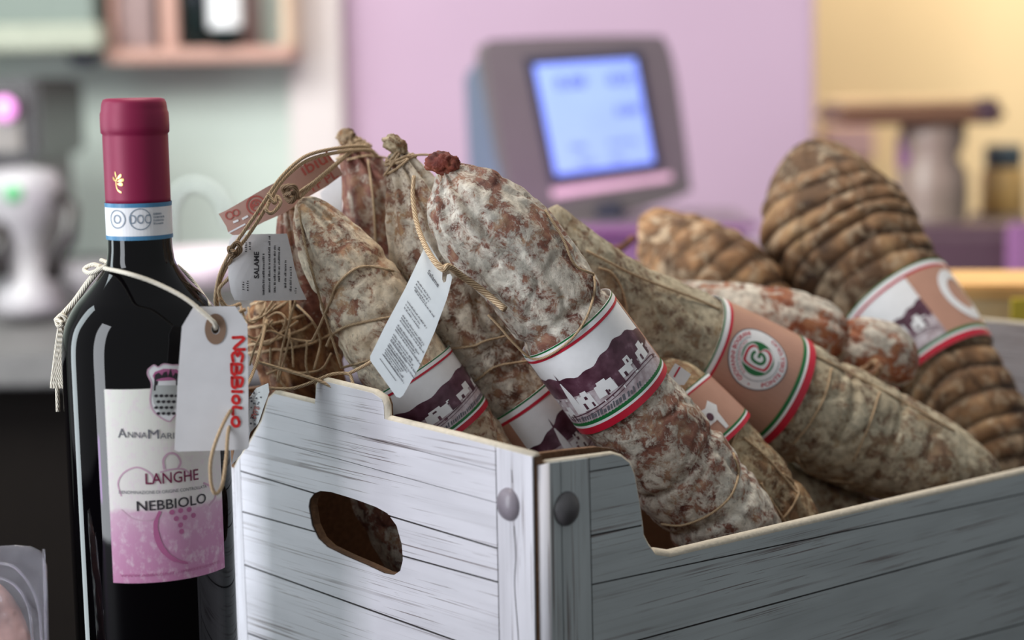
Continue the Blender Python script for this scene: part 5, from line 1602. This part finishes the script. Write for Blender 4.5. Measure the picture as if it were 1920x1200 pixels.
# cup on the counter and tap
lathe('cup', [(0.02, 0), (0.03, 0.005), (0.036, 0.05), (0.034, 0.05), (0.028, 0.008)], P(160, 560, 2.5), M['whiteapp'])
tag(bpy.data.objects['cup'], 'small pale cup on the counter behind the bottle shoulder', 'cup')
tp = thing('tap', 'curved grey tap behind the wine bottle', 'tap', tuple(P(320, 520, 2.7)))
tubes('spout', [pix_curve([(322, 530, 2.7), (318, 420, 2.7), (330, 365, 2.7), (362, 345, 2.7), (400, 358, 2.7), (424, 392, 2.7), (428, 420, 2.7)])], 0.0085, plain('satin_tap_metal', (150, 158, 154), 0.4, metal=0.4), tp, 12)
lathe('tap_base', [(0.022, 0), (0.022, 0.02), (0.012, 0.03)], P(322, 545, 2.7), M['steel'], tp, 20)
wb = thing('patch_bowl', 'pale pinkish bowl-shaped patch on the counter right of the bottle neck', 'dish', tuple(P(385, 530, 2.6)))  # bowl shape stands in for a pale pinkish patch
lathe('bowl', [(0.03, 0), (0.05, 0.004), (0.075, 0.05), (0.072, 0.05), (0.045, 0.01)], P(385, 535, 2.6), plain('pale_pink_patch', (222, 206, 214), 0.4), wb, 32)
# right background: pedestal balance with brown tray
M['brown'] = plain('brown_tray', (108, 76, 56), 0.5)
M['beigetop'] = plain('beige_tray_top', (206, 176, 132), 0.6)
M['greymetal'] = plain('warm_grey_metal', (140, 122, 112), 0.4)
M['purple'] = plain('plum_machine', (80, 60, 68), 0.4)
KD = 2.5
rb = thing('tray_stand', 'brown tray on a grey pedestal in the blurred right background', 'stand', (xat(1720, KD), KD, 0))
tz = P(1720, 215, KD)
a_ = P(1572, 215, KD); b__ = P(1880, 215, KD)
box('tray', (tz.x, KD + 0.08, tz.z), (b__.x - a_.x, 0.2, 0.026), M['brown'], rb, 0.008, seg=3)
box('tray_top', (tz.x, KD + 0.08, tz.z + 0.019), (b__.x - a_.x - 0.01, 0.19, 0.010), M['beigetop'], rb, 0.004)
box('tray_end', (b__.x - 0.03, KD - 0.01, tz.z + 0.005), (0.035, 0.03, 0.03), M['purple'], rb, 0.006)
c = P(1745, 560, KD + 0.06); c.z = 0.001
lathe('pedestal', [(0.06, 0), (0.06, 0.02), (0.045, 0.05), (0.05, 0.14), (0.048, 0.17), (0.035, 0.19), (0.045, 0.215), (0.045, tz.z - c.z - 0.015)], c, M['greymetal'], rb, 32)
pm = thing('plum_machine', 'dark plum machine block under the brown tray', 'appliance', (xat(1760, KD), KD, 0))
bpix('body', 1650, 428, 1960, 545, KD - 0.25, 0.12, M['purple'], pm, 0.015, seg=3)
bpix('rear_column', 1600, 330, 1640, 545, KD - 0.24, 0.05, M['purple'], pm, 0.01)
M['magenta'] = plain('magenta_glow_tone', (140, 96, 136), 0.5)  # magenta bright spots put into plain colour on small boxes
mb = bpix('magenta_spot', 1688, 250, 1722, 322, KD + 0.02, 0.03, M['magenta'])
tag(mb, 'small magenta bright spot as a box beside the grey pedestal under the tray', 'box')
mb = bpix('magenta_spot', 1896, 420, 1950, 560, KD - 0.30, 0.03, M['magenta'])
tag(mb, 'magenta bright spot as a box at the right edge in front of the plum machine', 'box')
M['amber'] = plain('amber_jar', (222, 178, 110), 0.35)
jr = thing('jar', 'amber jar with a dark lid at the right edge', 'jar', tuple(P(1880, 400, KD + 0.15)))
cj = P(1880, 402, KD + 0.15)
lathe('jar_body', [(0.025, 0), (0.032, 0.004), (0.032, 0.06), (0.024, 0.07)], cj, M['amber'], jr, 28)
lathe('lid', [(0.026, 0.07), (0.027, 0.072), (0.027, 0.10), (0.02, 0.102)], cj, plain('dark_teal_lid', (70, 84, 90), 0.4), jr, 28)
jb_ = bpix('jar_support', 1840, 403, 1930, 545, KD + 0.12, 0.08, M['greymetal'])
tag(jb_, 'warm grey block carrying the amber jar', 'stand')
wl = bpix('pink_ledge', 1548, 240, 1640, 300, 4.13, 0.1, plain('dusty_pink_panel', (196, 160, 160), 0.7))
tag(wl, 'dusty pink panel on the wall left of the tray', 'panel')
